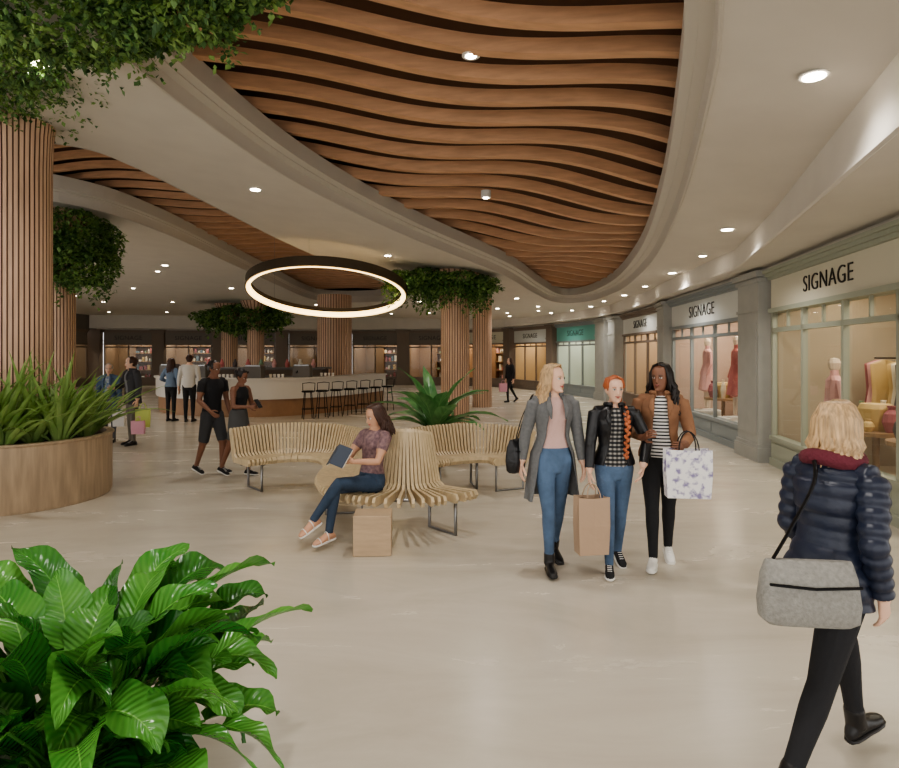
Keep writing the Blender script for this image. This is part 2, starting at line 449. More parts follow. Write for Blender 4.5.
    M=Matrix((-t,up,-nin)).transposed().to_4x4(); M.translation=pt(Ln*tpos,-.008,(z1+top)/2-.04); to.matrix_local=M
    ld=bpy.data.lights.new('shop_lamp','AREA'); ld.shape='RECTANGLE'; ld.size=Ln*.8; ld.size_y=.8; ld.energy=en; ld.color=(1,.9,.76)
    lo=bpy.data.objects.new('shop_lamp',ld); COL.objects.link(lo); lo.parent=e
    M=R.to_4x4(); M.translation=pt(Ln/2,dep*.45,2.87); lo.matrix_local=M
    e.location=A
    return e
SAGE=mat('sage_paint',(162,166,150),.5); CREAM=mat('cream_sign',(208,203,184),.6)
SLATE=mat('slate_blue_paint',(140,147,148),.5); WSIGN=mat('pale_sign',(208,210,205),.6)
TEAL=mat('teal_sign',(110,174,164),.5); TAUPE=mat('taupe_paint',(130,116,104),.6)
storefront((4.3,3.9),(5.28,9.85),SAGE,CREAM,5,(176,162,142),en=62,tsz=.33,tpos=.67)
storefront((5.42,11.1),(5.78,15.6),SLATE,WSIGN,3,(196,172,158),en=62,tsz=.38,manq=1,z1=2.5)
storefront((6.0,17),(6.2,21.4),TAUPE,WSIGN,3,(205,180,154),en=38,tsz=.36,detail=0,z1=2.5)
storefront((5.95,24.3),(5.0,28),SLATE,TEAL,3,(205,215,208),en=42,tsz=.36,detail=0,z1=2.4)
storefront((4.7,28.8),(3.45,32),TAUPE,WSIGN,3,(205,175,135),en=38,tsz=.34,detail=0,z1=2.4)
storefront((3.0,32.7),(.9,34.1),TAUPE,CREAM,2,(180,142,108),en=30,tsz=.34,detail=0,z1=2.4)
GSG=mat('grey_sign',(126,118,110),.6)
for a,b,wc in (((.3,34.2),(-2.4,34.9),(165,135,108)),((-3.0,35.1),(-5.8,35.8),(150,126,104)),((-6.6,35.9),(-9.5,35.5),(140,120,102)),((-10.3,35.4),(-13,35),(150,128,108)),((-13.8,34.9),(-16.4,34.5),(160,136,112)),((-17,34.4),(-19.6,34),(150,126,104)),((-20.1,33.3),(-20.5,27.5),(140,120,102)),((-20.6,26.5),(-21,20),(140,120,102))):
    storefront(a,b,TAUPE,GSG,2,wc,en=26,tsz=.34,detail=0,z1=2.4)
STONE=mat('pilaster_stone',(166,166,160),.6,var=.05)
def pilaster(p,w,ang,m=STONE,zt=3.2):
    mb=MB(); R=Matrix.Rotation(ang,3,'Z')
    mb.box((0,0,.12),(w+.12,.42,.24),m,R); mb.box((0,0,.27),(w+.06,.38,.06),m,R)
    mb.box((0,0,zt/2+.1),(w,.34,zt-.35),m,R)
    mb.box((0,0,2.55),(w+.05,.38,.05),m,R); mb.box((0,0,zt-.15),(w+.08,.4,.06),m,R); mb.box((0,0,zt-.05),(w+.16,.48,.1),m,R)
    mb.box((0,-.0,1.4),(w-.14,.36,1.9),m,R)
    mb.obj('pilaster',loc=(p[0],p[1],0))
def wang(a,b): return math.atan2(b[1]-a[1],b[0]-a[0])
pilaster((5.38,10.47),.9,wang((5.28,9.85),(5.4,11.1)))
pilaster((5.9,16.3),1.0,wang((5.75,15.6),(6,17)))
pilaster((6.15,22.2),.9,pi/2); pilaster((6.05,23.6),.8,pi/2+.2)
pilaster((4.85,28.4),.6,pi/2+.3,TAUPE); pilaster((3.2,32.35),.6,pi/2+.5,TAUPE); pilaster((.6,34.15),.5,pi-.3,TAUPE)
for a in ((-2.7,35),(-6.2,35.9),(-9.9,35.5),(-13.4,34.95),(-16.7,34.5),(-19.9,33.7),(-20.6,27)): pilaster(a,.7,0,TAUPE)

# ------------------------------------------------------------------ columns
def ribcol(name,x,y,r,n,z0=0,flare=0,ztop=None):
    zt=ztop or h(x,y)+.02; mb=MB()
    prof=[(0,z0),(0,zt-1.1),(flare*.12,zt-.7),(flare*.45,zt-.35),(flare,zt)]
    m2=n*4; b=len(mb.v)
    for (df,z) in prof:
        for i in range(m2):
            k=i%4; rr=(r+df) if k in(0,1) else (r+df-.025)
            a=2*pi*(i//4)/n + (0,.70,.72,.98)[k]*2*pi/n
            mb.v.append(V((rr*sin(a),-rr*cos(a),z)))
    wi=mb.mi(WOODV);di=mb.mi(WOODD)
    for j in range(len(prof)-1):
        for i in range(m2):
            a=b+j*m2+i; c2=b+j*m2+(i+1)%m2
            mb.f.append((a,c2,c2+m2,a+m2)); mb.m.append(wi if i%4==0 else di)
    return mb.obj(name,loc=(x,y,0))
ribcol('wood_column',-5.6,7.75,.40,44,.7,.12,5.3)
ribcol('wood_column',-7.75,12.0,.24,26,0,.3)
ribcol('wood_column',.15,16.0,.38,34,0,.4)
ribcol('wood_column',-4.6,24.0,.68,40,0,0)
ribcol('wood_column',1.12,20.6,.33,24,0,0)
ribcol('wood_column',-8.4,26,.35,24,0,.3); ribcol('wood_column',-9.9,27,.35,24,0,.3)
pl=MB()
pl.lathe((0,0,0),[(1.03,0),(1.05,.04),(1.05,.75),(1.07,.77),(1.07,.79),(.98,.79),(.98,.72),(.02,.72)],PLW,64)
pl.lathe((0,0,.66),[(.97,0),(.97,.07)],SOIL,48)
pl.obj('round_planter',smooth=True,loc=(-5.47,7.60,0),auto=True)

# ------------------------------------------------------------------ plants
def leaf(mb,base,az,L,W,p0,p1,m,segs=10,wavy=0,fold=.25,twist=0,tip=1.0):
    base=V(base); d=V((cos(az),sin(az),0)); side=V((-sin(az),cos(az),0)); p=base.copy(); rows=[]
    ph=random.uniform(0,6)
    for i in range(segs+1):
        t=i/segs; pit=p0+(p1-p0)*t**1.2
        tan=d*cos(pit)+V((0,0,sin(pit))); nrm=-d*sin(pit)+V((0,0,cos(pit)))
        w=W*(sin(pi*min(1,(t*.93+.07))**.8))**.8 if tip==1 else W*min(1,(.25+t*3))*(1-t**2.2)
        w=max(w,.002)
        row=[]
        sd=(side*cos(twist*t)+nrm*sin(twist*t))
        for j in range(5):
            s=(j-2)/2
            row.append(p+sd*s*w*.5+nrm*(abs(s)*fold*w*.5+wavy*W*sin(t*14+ph+s)*abs(s)**2))
        rows.append(row)
        p=p+tan*(L/segs)
    mb.strip(rows,m,uv=True)
LF=leaf_mat('glossy_leaf',(44,120,42),(140,200,98),.2)
LF2=leaf_mat('glossy_leaf_dark',(22,82,30),(96,164,72),.2)
LS=leaf_mat('strap_leaf',(80,128,56),(190,212,132),.4,2,.02,.4)
LP=leaf_mat('palm_leaf',(60,120,66),(146,190,120),.35,8)
VIN=mat('vine_leaf',(78,118,58),.55,col2=(138,168,90),scale=3)
VIN2=mat('vine_leaf_dark',(48,78,40),.6,col2=(80,118,58),scale=3)
fp=empty('potted_leafy_plant',(-1.38,2.2,0))
mb=MB()
mb.lathe((0,0,0),[(.26,0),(.30,.03),(.37,.30),(.385,.34),(.385,.36),(.35,.36),(.34,.30),(.02,.30)],mat('pot_ceramic',(190,184,174),.4),40)
mb.obj('pot',fp,smooth=True,auto=True)
mb=MB()
NL=140
for i in range(NL):
    a=i*2.399+random.uniform(-.3,.3); rr=random.uniform(0,.16)
    u=(i+.5)/NL
    p0=radians(80-62*u**.8+random.uniform(-12,12))
    p1=p0-radians(random.uniform(45,120))
    st=.16+random.random()*.28+.10*(1-abs(u-.5)*2)
    b=V((rr*cos(a),rr*sin(a),.32)); stemdir=V((cos(a)*cos(p0),sin(a)*cos(p0),sin(p0)))
    e=b+stemdir*st
    mb.tube([b,b+stemdir*st*.5+V((0,0,.01)),e],[.008,.006,.005],LF,5)
    leaf(mb,e,a+random.uniform(-.7,.7),random.uniform(.27,.45),random.uniform(.13,.19),p0*.8,p1,LF if random.random()<.6 else LF2,14,.085,.4,random.uniform(-1.2,1.2))
mb.obj('leaves',fp,smooth=True)
mb=MB()
for cx,cy in ((-5.75,6.9),(-5.1,6.85),(-4.75,7.3),(-5.3,6.95),(-6.1,7.1),(-4.8,7.9),(-6.1,8.0),(-5.0,7.2)):
    for i in range(38):
        a=random.uniform(0,2*pi); p0=radians(random.uniform(40,88)); 
        leaf(mb,(cx+5.47+.05*cos(a),cy-7.60+.05*sin(a),.70),a,random.uniform(.75,1.25),random.uniform(.08,.11),p0,p0-radians(random.uniform(10,75)),LS,8,0,.5,0,2)
mb.obj('strap_leaf_plant',smooth=True,loc=(-5.47,7.60,0))
pp=empty('potted_palm',(-.25,10.2,0))
mb=MB(); mb.lathe((0,0,0),[(.3,0),(.34,.03),(.42,.5),(.43,.54),(.39,.54),(.38,.48),(.02,.48)],PLW,36); mb.obj('pot',pp,smooth=True,auto=True)
mb=MB()
for i in range(24):
    a=2*pi*i/24*2.4; p0=radians(random.uniform(30,84))
    leaf(mb,(.04*cos(a),.04*sin(a),.5),a,random.uniform(1.0,1.4),random.uniform(.20,.30),p0,p0-radians(random.uniform(40,85)),LP,12,.06,.35,random.uniform(-.4,.4))
mb.obj('leaves',pp,smooth=True)
def foliage(name,ells,count,ls,hang=40,hl=.5):
    mb=MB(); rnd=random.Random(len(name)+count)
    tot=sum(e[3]*e[4] for e in ells)
    def lf(p,m):
        s=ls*rnd.uniform(.6,1.25); a=rnd.uniform(0,2*pi); pit=rnd.uniform(-1.3,.3)
        d=V((cos(a)*cos(pit),sin(a)*cos(pit),sin(pit))); sd=V((-sin(a),cos(a),rnd.uniform(-.5,.5))).normalized()
        n=d.cross(sd)
        b=len(mb.v)
        mb.v+= [p,p+d*s*.5+sd*s*.36+n*s*.1,p+d*s,p+d*s*.5-sd*s*.36+n*s*.1]
        mb.f.append((b,b+1,b+2,b+3)); mb.m.append(mb.mi(m))
    for (x,y,z,rx,ry,rz) in ells:
        for i in range(int(count*rx*ry/tot)):
            while True:
                q=V((rnd.uniform(-1,1),rnd.uniform(-1,1),rnd.uniform(-1,1)))
                if .25<q.length<1: break
            q=q.normalized()*(q.length**.35)
            k=1+.25*noise.noise(V((q.x*2+x,q.y*2+y,q.z*2)))*1.5
            p=V((x+q.x*rx*k,y+q.y*ry*k,z+q.z*rz*k))
            if p.z>h(p.x,p.y)+.3: continue
            lf(p,VIN if rnd.random()<.6 else VIN2)
        for i in range(int(hang*rx*ry/tot)):
            a=rnd.uniform(0,2*pi); r=sqrt(rnd.random()); L=rnd.uniform(.15,1)*hl
            p=V((x+rx*r*cos(a),y+ry*r*sin(a),z-rz*.6*sqrt(max(0,1-r*r)))); 
            n=int(L/(ls*.35)); 
            for j in range(n):
                pj=p+V((.03*sin(j*.7+i),.03*cos(j*.6+i),-L*j/n)); lf(pj,VIN if rnd.random()<.6 else VIN2)
    return mb.obj(name)
foliage('hanging_ivy',[(-5.5,7.4,5.0,1.1,.85,.24),(-4.5,6.2,4.95,1.1,.9,.30),(-3.2,5.0,4.62,.9,.6,.28),(-2.2,4.6,4.5,.6,.45,.24),(-1.65,4.45,4.62,.45,.35,.16)],34000,.065,420,.33)
foliage('hanging_ivy',[(-7.5,11.8,4.1,.95,.9,.6),(-7.2,11.6,3.65,.7,.6,.6)],9000,.09,130,.7)
foliage('hanging_ivy',[(.15,15.9,3.66,1.1,1.1,.36),(-.75,15.6,3.72,1.0,.8,.32),(.6,15.7,3.55,.5,.6,.3)],9500,.10,210,.7)
foliage('hanging_ivy',[(-9,26.3,3.4,2.0,1.2,.6)],5500,.16,90,.8)

# ------------------------------------------------------------------ ring light
ring=empty('ring_pendant_light',(-3.04,15,3.37))
Rr=Matrix.Rotation(radians(-13),4,'X')
n=96
def rring(mb,prof,m):
    rows=[]
    for (r,z) in prof+[prof[0]]:
        rows.append([V((r*cos(2*pi*i/n),r*sin(2*pi*i/n),z)) for i in range(n+1)])
    mb.strip(rows,m)
mb=MB()
rring(mb,[(1.86,-.06),(1.97,-.08),(1.975,.15),(1.86,.15)],mat('ring_housing',(84,72,58),.5,metal=.3))
mb.xf(Rr); mb.obj('housing',ring)
LED=mat('ring_led',(255,236,200),.5,emit=(255,216,148),es=3.6)
mb=MB(); rring(mb,[(1.855,-.065),(1.94,-.085),(1.935,-.095),(1.85,-.078)],LED)
rring(mb,[(1.862,-.065),(1.862,.03),(1.848,.03),(1.848,-.065)],LED)
mb.xf(Rr); mb.obj('led_strip',ring)
mb=MB()
for i in range(3):
    a=2*pi*i/3+.5; p=Rr@V((1.9*cos(a),1.9*sin(a),.12)); 
    mb.tube([p,V((p.x,p.y,h(p.x-3.04,p.y+15)-3.37+.5))],.003,METAL,6)
mb.obj('cables',ring)

# ------------------------------------------------------------------ counter + stools
ct=empty('cafe_counter',(0,0,0))
cpth=cat([V((a,b,0)) for a,b in [(-9.6,19.6),(-8.7,18.2),(-7.1,17.3),(-5.5,17.1),(-4.3,17.8),(-3.2,19.2),(-2.3,21.6)]],10)
mb=MB()
def offp(P,d):
    out=[]
    for i in range(len(P)):
        t=(P[min(i+1,len(P)-1)]-P[max(i-1,0)]).normalized(); out.append(P[i]+V((t.y,-t.x,0))*d)
    return out
def zz(P,z): return [V((p.x,p.y,z)) for p in P]
A0=offp(cpth,0);A1=offp(cpth,-.08);A2=offp(cpth,-.7);A3=offp(cpth,.06)
mb.strip([zz(A0,.5),zz(A0,1.06)],SKIRT); mb.strip([zz(A0,.5),zz(A1,.5)],SKIRT)
mb.strip([zz(A1,0),zz(A1,.5)],mat('counter_base_wood',(160,124,94),.5,var=.1))
mb.strip([zz(A3,1.06),zz(A3,1.11),zz(A2,1.11),zz(A2,0)],SKIRT); mb.strip([zz(A3,1.06),zz(A0,1.06)],SKIRT)
mb.obj('counter',ct)
mb=MB()
GREY=mat('kiosk_grey',(108,104,100),.5)
for i in range(5,50,6):
    p=A1[i]; q=A2[i]; c_=(p+q)/2
    if i%4==1: mb.box((c_.x,c_.y,1.28),(.5,.4,.34),GREY); mb.box((c_.x,c_.y,1.47),(.44,.34,.04),METAL); mb.tube([(c_.x-.1,c_.y-.22,1.3),(c_.x-.1,c_.y-.3,1.25)],.02,DARK)
    else:
        for j in range(4): mb.lathe((c_.x-.2+j*.12,c_.y,1.11),[(.03,0),(.042,.1),(.04,.11)],goods[3],10)
mb.obj('coffee_machines',ct)
kb=MB(); kb.box((-6.3,20.3,.65),(4.2,1.0,1.3),mat('kiosk_wood',(104,88,74),.6)); kb.box((-6.3,20.3,1.33),(4.4,1.2,.06),GREY); kb.box((-6.3,19.79,.7),(3.9,.02,.8),GREY)
for i in range(9): kb.lathe((-8.1+i*.44,20.2,1.36),[(.06,0),(.08,.12),(.05,.2),(.03,.28)],random.choice(goods),10)
kb.obj('back_counter')
def stool():
    mb=MB(); mb.lathe((0,0,.74),[(.16,0),(.18,.015),(.18,.035),(.15,.05)],DARK,20)
    for k in range(4):
        a=pi/4+k*pi/2; mb.tube([(.12*cos(a),.12*sin(a),.74),(.2*cos(a),.2*sin(a),0)],.012,DARK,6)
    mb.tube([V((.17*cos(2*pi*i/16),.17*sin(2*pi*i/16),.28)) for i in range(17)],.009,DARK,6,False)
    mb.tube([V((-.16,.12,.76)),V((-.17,.14,1.0)),V((0,.19,1.02)),V((.17,.14,1.0)),V((.16,.12,.76))],.012,DARK,6)
    return mb.mesh('bar_stool')
sm=stool()
for i in range(7):
    o=bpy.data.objects.new('bar_stool',sm); COL.objects.link(o); u=i/6
    o.location=(-3.95+1.95*u,16.75+2.6*u**1.2,0); o.rotation_euler=(0,0,.4+u*.5+pi)

# ------------------------------------------------------------------ bench
def make_bench(pts,tip=None):
    bp_=cat([V((a,b,0)) for a,b in pts],24)
    sl=[0]
    for i in range(1,len(bp_)): sl.append(sl[-1]+(bp_[i]-bp_[i-1]).length)
    tot=sl[-1]; bench=empty('slatted_wave_bench',(0,0,0)); mb=MB(); leg=MB()
    def bat(s):
        s=max(0,min(tot-1e-4,s))
        for i in range(1,len(sl)):
            if sl[i]>=s: break
        k=(s-sl[i-1])/max(1e-6,sl[i]-sl[i-1]); p=bp_[i-1].lerp(bp_[i],k)
        a=bp_[max(0,i-3)]; b=bp_[min(len(bp_)-1,i+2)]
        return p,(b-a).normalized()
    tipS=-99
    if tip:
        best=9; s_=0
        while s_<tot:
            p,t=bat(s_); q=(p-V((tip[0],tip[1],0))).length
            if q<best: best=q; tipS=s_
            s_+=.02
    s_=0
    while s_<tot:
        p,t=bat(s_); o=V((t.y,-t.x,0)); w=math.exp(-((s_-tipS)/.8)**2); hb=.80+.2*w+.02*sin(s_*2)
        dd=.5+.07*w
        pr=[(dd,.365),(dd+.025,.41),(dd,.452),(.12,.435),(.055,.475),(-.06,hb-.02),(-.085,hb+.01),(-.12,hb-.015),(-.015,.43),(.03,.365)]
        mb.prism([p+o*a+V((0,0,z))-t*.015 for a,z in pr],t*.03,BENCH)
        s_+=.048 if w<.3 else .038
    mb.obj('ribs',bench)
    ls=[.2,tot-.12]+([1.9,tipS-.9] if tip else [tot*.5])
    for s_ in ls:
        p,t=bat(s_); o=V((t.y,-t.x,0))
        leg.tube([p+o*.42+V((0,0,.39)),p+o*.42+V((0,0,.012)),p+o*.02+V((0,0,.012)),p+o*.02+V((0,0,.39))],.018,METAL,6)
        leg.tube([p+o*.02+V((0,0,.37)),p+o*.48+V((0,0,.37))],.02,METAL,6)
    rail=[];i=0
    while i<tot:
        p,t=bat(i); rail.append(p+V((t.y,-t.x,0))*.25+V((0,0,.36))); i+=.1
    leg.tube(rail,.018,METAL,6)
    leg.obj('steel_frame',bench,smooth=True)
make_bench([(-2.9,8.05),(-2.4,8.45),(-1.75,8.5),(-1.28,8.15),(-1.05,7.5),(-.98,6.85),(-.80,6.38),(-.52,6.20),(-.28,6.25),(-.14,6.38)],(-.45,6.2))
make_bench([(-.55,7.95),(-.1,8.3),(.4,8.45),(.85,8.3),(1.05,7.95)])

# ------------------------------------------------------------------ people
def ik(a,t,l1,l2,pole):
    d=t-a; L=min(d.length,(l1+l2)*.995); dn=d.normalized(); x=(l1*l1-l2*l2+L*L)/(2*L); hh=sqrt(max(l1*l1-x*x,0))
    pv=pole-dn*pole.dot(dn); pv.normalize(); return a+dn*x+pv*hh, a+dn*L
TF=[(-.13,.08,.08,.0),(-.06,.155,.108,.012),(.02,.158,.112,.014),(.09,.138,.100,.006),(.17,.114,.086,0),(.25,.122,.093,-.002),(.33,.134,.102,-.008),(.39,.142,.102,-.008),(.45,.142,.090,0),(.49,.106,.072,.006),(.52,.060,.056,.01),(.56,.045,.048,.008)]
TM=[(-.13,.09,.085,.0),(-.06,.152,.110,.01),(.02,.152,.110,.01),(.09,.142,.104,.002),(.17,.136,.100,0),(.25,.146,.106,-.002),(.33,.162,.114,-.006),(.39,.172,.116,-.006),(.45,.168,.1,0),(.49,.12,.08,.006),(.52,.072,.064,.01),(.56,.056,.058,.008)]
EYEW=mat('eye_white',(235,230,225),.3); LIP=mat('lips',(176,92,88),.5); LIPD=mat('lips_dark',(130,70,62),.5); IRIS=mat('iris',(45,32,24),.2)
SK_L=mat('skin_light',(228,188,164),.55); SK_M=mat('skin_tan',(206,160,132),.55); SK_D=mat('skin_dark',(132,92,72),.5)
def person(name,loc,heading,H=1.68,male=False,skin=SK_L,pose={},o={},hair={},vox=.009,pz=None):
    T=TM if male else TF; b=MB(); e=MB()
    g=lambda k,d: V(pose.get(k,d))
    lean=g('lean',(0,-.02,1)).normalized(); pel=V((0,0,.93)); tw=pose.get('twist',0)
    lx0=V((1,0,0)); lxc=V((cos(tw),sin(tw),0))
    def fr(z):
        lx=lx0.lerp(lxc,max(0,min(1,z/.45))); lx=(lx-lean*lx.dot(lean)).normalized(); fw=lean.cross(lx)*-1
        if fw.y>0 and abs(tw)<1.4: fw=-fw
        return lx,fw
    def P(z): return pel+lean*z
    def tr(z):
        for i in range(len(T)-1):
            if T[i][0]<=z<=T[i+1][0]:
                k=(z-T[i][0])/(T[i+1][0]-T[i][0]); return [T[i][j]+(T[i+1][j]-T[i][j])*k for j in (1,2,3)]
        return list(T[0][1:]) if z<T[0][0] else list(T[-1][1:])
    top=o.get('top',skin); bot=o.get('bot',top); bulk=o.get('bulk',0); wz=o.get('waist',.07); nz=o.get('neckz',.5)
    secs=[];ms=[]
    zs=[-.13+i*(.69/23) for i in range(24)]
    for i,z in enumerate(zs):
        rx,ry,yo=tr(z); lx,fw=fr(z); k=bulk if z>wz and z<.5 else (o.get('bbulk',.004))
        if z>nz: k=0
        secs.append((P(z)-fw*yo,lx*(rx+k),fw*(ry+k)))
        if i: ms.append(bot if z<wz+.01 else (top if z<nz+.01 else skin))
    b.loft(secs,ms,20)
    lx,fw=fr(.45)
    if not male:
        for q in(-1,1): b.ell(P(.345)+lx*q*.060+fw*(.064+bulk*.6),(.052,.048,.054),top)
    hp=P(.655)+fw*.018+g('hoff',(0,0,0)); 
    b.tube([P(.49),P(.53)+fw*.004,hp-V((0,0,.05))],[.055,.046 if not male else .058,.045 if not male else .056],[skin,skin],12)
    HR=(Matrix.Rotation(pose.get('yaw',0),3,'Z')@Matrix.Rotation(pose.get('pitch',0),3,'X')@Matrix.Rotation(pose.get('roll',0),3,'Y'))
    HS=.97 if not male else 1.0
    def hl(x,y,z): return hp+HR@(V((x,y,z))*HS)
    hs=[(-.116,.018,.016,-.062),(-.106,.032,.032,-.052),(-.088,.046,.052,-.034),(-.06,.057,.070,-.016),(-.03,.064,.082,-.006),(0,.069,.090,0),(.03,.072,.094,.004),(.06,.070,.090,.008),(.085,.060,.076,.010),(.103,.042,.054,.012),(.113,.02,.026,.012)]
    b.loft([(hl(0,yo,z),HR@V((rx*HS,0,0)),HR@V((0,-ry*HS,0))) for z,rx,ry,yo in hs],skin,24)
    b.tube([hl(0,-.088,.012),hl(0,-.100,-.012),hl(0,-.111,-.030),hl(0,-.098,-.036)],[.008,.010,.013,.010],skin,8)
    b.ell(hl(0,-.088,-.058),(.024,.012,.014),skin,HR); b.ell(hl(0,-.094,-.1),(.018,.014,.014),skin,HR)
    for q in(-1,1):
        b.ell(hl(q*.071,.012,-.008),(.010,.018,.030),skin,HR)
        e.ell(hl(q*.029,-.0795,.006),(.0135,.012,.0085),EYEW,HR,10,6); e.ell(hl(q*.029,-.0885,.006),(.006,.004,.006),IRIS,HR,8,6)
        hm=hair.get('brow',hair.get('mat',IRIS))
        e.tube([hl(q*.014,-.094,.024),hl(q*.030,-.092,.030),hl(q*.047,-.078,.024)],[.0022,.003,.0016],hm,6)
        e.tube([hl(q*.016,-.092,.011),hl(q*.029,-.0935,.0165),hl(q*.043,-.083,.010)],[.0018,.0028,.0018],IRIS,5)
    lp=LIPD if skin is SK_D else LIP
    e.tube([hl(-.024,-.088,-.053),hl(-.010,-.0985,-.0565),hl(.010,-.0985,-.0565),hl(.024,-.088,-.053)],[.002,.005,.005,.002],lp,6)
    e.tube([hl(-.022,-.088,-.056),hl(0,-.0975,-.0655),hl(.022,-.088,-.056)],[.002,.0055,.002],lp,6)
    slv=o.get('sleeve','long'); sm=o.get('slm',top); st=o.get('slt',.008)
    sw=.163 if not male else .188
    NA=15 if not o.get('puffs') else 45
    for q,sd in((1,'L'),(-1,'R')):
        sh=P(.455)+lx*q*(sw+bulk*.4); 
        b.tube([P(.47)+lx*q*.05,sh],[.045+bulk,.045+st],sm if slv!='none' else skin,10)
        tgt=g('wrist'+sd,(q*.25,-.02,.80)); pole=g('pole'+sd,(q*.4,1,0))
        el,wr=ik(sh,tgt,.28,.25,pole)
        k=1.0 if male else .92
        rp=[(0,.052),(.25,.048),(.5,.039),(.62,.039),(.8,.033),(1,.025)]
        pts=[];rd=[];mm=[]
        for i in range(NA):
            t=i/(NA-1); p=sh.lerp(el,t*2) if t<.5 else el.lerp(wr,t*2-1)
            for j in range(5):
                if rp[j][0]<=t<=rp[j+1][0]: r_=rp[j][1]+(rp[j+1][1]-rp[j][1])*(t-rp[j][0])/(rp[j+1][0]-rp[j][0])
            lim={'long':.97,'short':.33,'none':-1,'three':.75}[slv]
            cl=t<=lim
            r_*=k
            if cl: r_+=st*(1+.15*t)
            if cl and o.get('puffs'): r_+=.014*abs(sin(t*pi*9))-.006
            pts.append(p);rd.append(r_)
            if i: mm.append(sm if cl else skin)
        b.tube(pts,rd,mm,12)
        hd=g('hand'+sd,tuple((wr-el).normalized())).normalized()
        pn=g('palm'+sd,(-q*1.0,.0,.0)); pn=(pn-hd*pn.dot(hd)).normalized()
        th=g('thumb'+sd,(0,-1,0)); th=(th-hd*th.dot(hd)-pn*th.dot(pn)); 
        th=pn.cross(hd) if th.length<.05 else th.normalized()
        W=lambda a,bb,c_: wr+hd*a+th*bb+pn*c_
        b.loft([(W(-.015,0,0),th*.024,pn*.019),(W(.02,0,0),th*.032,pn*.017),(W(.055,0,.002),th*.038,pn*.015),(W(.085,0,.003),th*.036,pn*.012)],skin,12)
        cu=pose.get('curl'+sd,.45)
        for j,(off,ln) in enumerate(((.027,.068),(.009,.076),(-.009,.071),(-.026,.056))):
            p=W(.075,off,.003); pp_=[p]; ang=cu*.5; 
            for s3,fr3 in enumerate((.45,.32,.25)):
                ang+=cu*(.55 if s3 else .35)
                p=p+(hd*cos(ang)+pn*sin(ang)+th*off*1.2)*ln*fr3*1.1; pp_.append(p)
            e.tube(pp_,[.0095,.0088,.0078,.0062],skin,7)
        p=W(.02,.026,.004); d1=(hd*.62+th*.7+pn*.25).normalized(); d2=(hd*.85+th*.25+pn*.45).normalized()
        e.tube([p,p+d1*.034,p+d1*.034+d2*.03,p+d1*.034+d2*.052],[.013,.011,.0095,.007],skin,7)
        pose['_w'+sd]=(wr,hd,pn)
    zmin=9; lg=o.get('leg','long'); lb=o.get('lt',.006); shoe=o.get('shoe',IRIS); sole=o.get('sole',shoe)
    for q,sd in((1,'L'),(-1,'R')):
        hip=pel+V((q*.080,0,-.03)); kn=hip+g('thigh'+sd,(q*.02,0,-1)).normalized()*.425; an=kn+g('shin'+sd,(0,.03,-1)).normalized()*.41
        rp=[(0,.094),(.2,.080),(.5,.054),(.62,.054),(.8,.042),(1,.034)]
        pts=[hip+V((0,0,.04))];rd=[.082];mm=[]
        k=.92 if not male else .97
        for i in range(17):
            t=i/16; p=hip.lerp(kn,t*2) if t<.5 else kn.lerp(an,t*2-1)
            for j in range(5):
                if rp[j][0]<=t<=rp[j+1][0]: r_=rp[j][1]+(rp[j+1][1]-rp[j][1])*(t-rp[j][0])/(rp[j+1][0]-rp[j][0])
            lim={'long':1.1,'short':.5,'bare':.15}[lg]; cl=t<=lim; r_*=k
            if cl: r_+=lb*(1 if lg=='long' else 1+2.0*t)
            pts.append(p);rd.append(r_); mm.append(bot if cl else skin)
        b.tube(pts,rd,mm,14)
        fd=g('foot'+sd,(q*.12,-1,0)).normalized(); up=(V((0,0,1))-fd*fd.z).normalized(); sx=fd.cross(up).normalized()
        so=an-up*.08
        if o.get('boot'): b.tube([an-up*.02,an+up*.07],[.046,.046],shoe,12)
        if o.get('heel'):
            e.tube([so-fd*.035+up*.06,so-fd*.045-up*.0],[.014,.007],shoe,8)
        SEC=[(-.066,.020,.045,.0),(-.045,.032,.075,0),(0,.036,.095,0),(.045,.036,.078,0),(.095,.041,.056,0),(.145,.040,.044,0),(.178,.026,.032,0)]
        sh_m=shoe if not o.get('sandal') else skin
        b.loft([(so+fd*t+up*(hh*.5+.008),sx*w,up*hh*.5) for t,w,hh,_ in SEC],sh_m,14)
        e.loft([(so+fd*t+up*.010,sx*(w+.003),up*.013) for t,w,hh,_ in SEC],sole,14)
        if not o.get('boot') and not o.get('sandal'):
            for j in range(4): 
                c_=so+fd*(.05+j*.02)+up*(.083-j*.008); e.tube([c_-sx*.018,c_+sx*.018],.003,EYEW,5)
        if o.get('sandal'):
            for t_,w_,h_ in ((.12,.042,.055),(.03,.038,.09)): e.tube([so+fd*t_+sx*w_*cos(a_)+up*(h_*max(0,sin(a_))+.01) for a_ in [pi*i/8 for i in range(9)]],.005,shoe,5)
        zmin=min(zmin,so.z,(so+fd*.15).z)
    if o.get('skirt'):
        s0=o['skirt']; secs=[]
        n=6
        for i in range(n+1):
            z=.12-(s0+.12)*i/n; rx,ry,yo=tr(max(z,-.02)); f_=1+.30*max(0,-z)
            secs.append((pel+V((0,yo,z)),V((1,0,0))*(rx+.012)*f_,V((0,-1,0))*(ry+.02)*f_*(1.0+.5*max(0,-z))))
        b.loft(secs,bot,24)
    J=o.get('jacket')
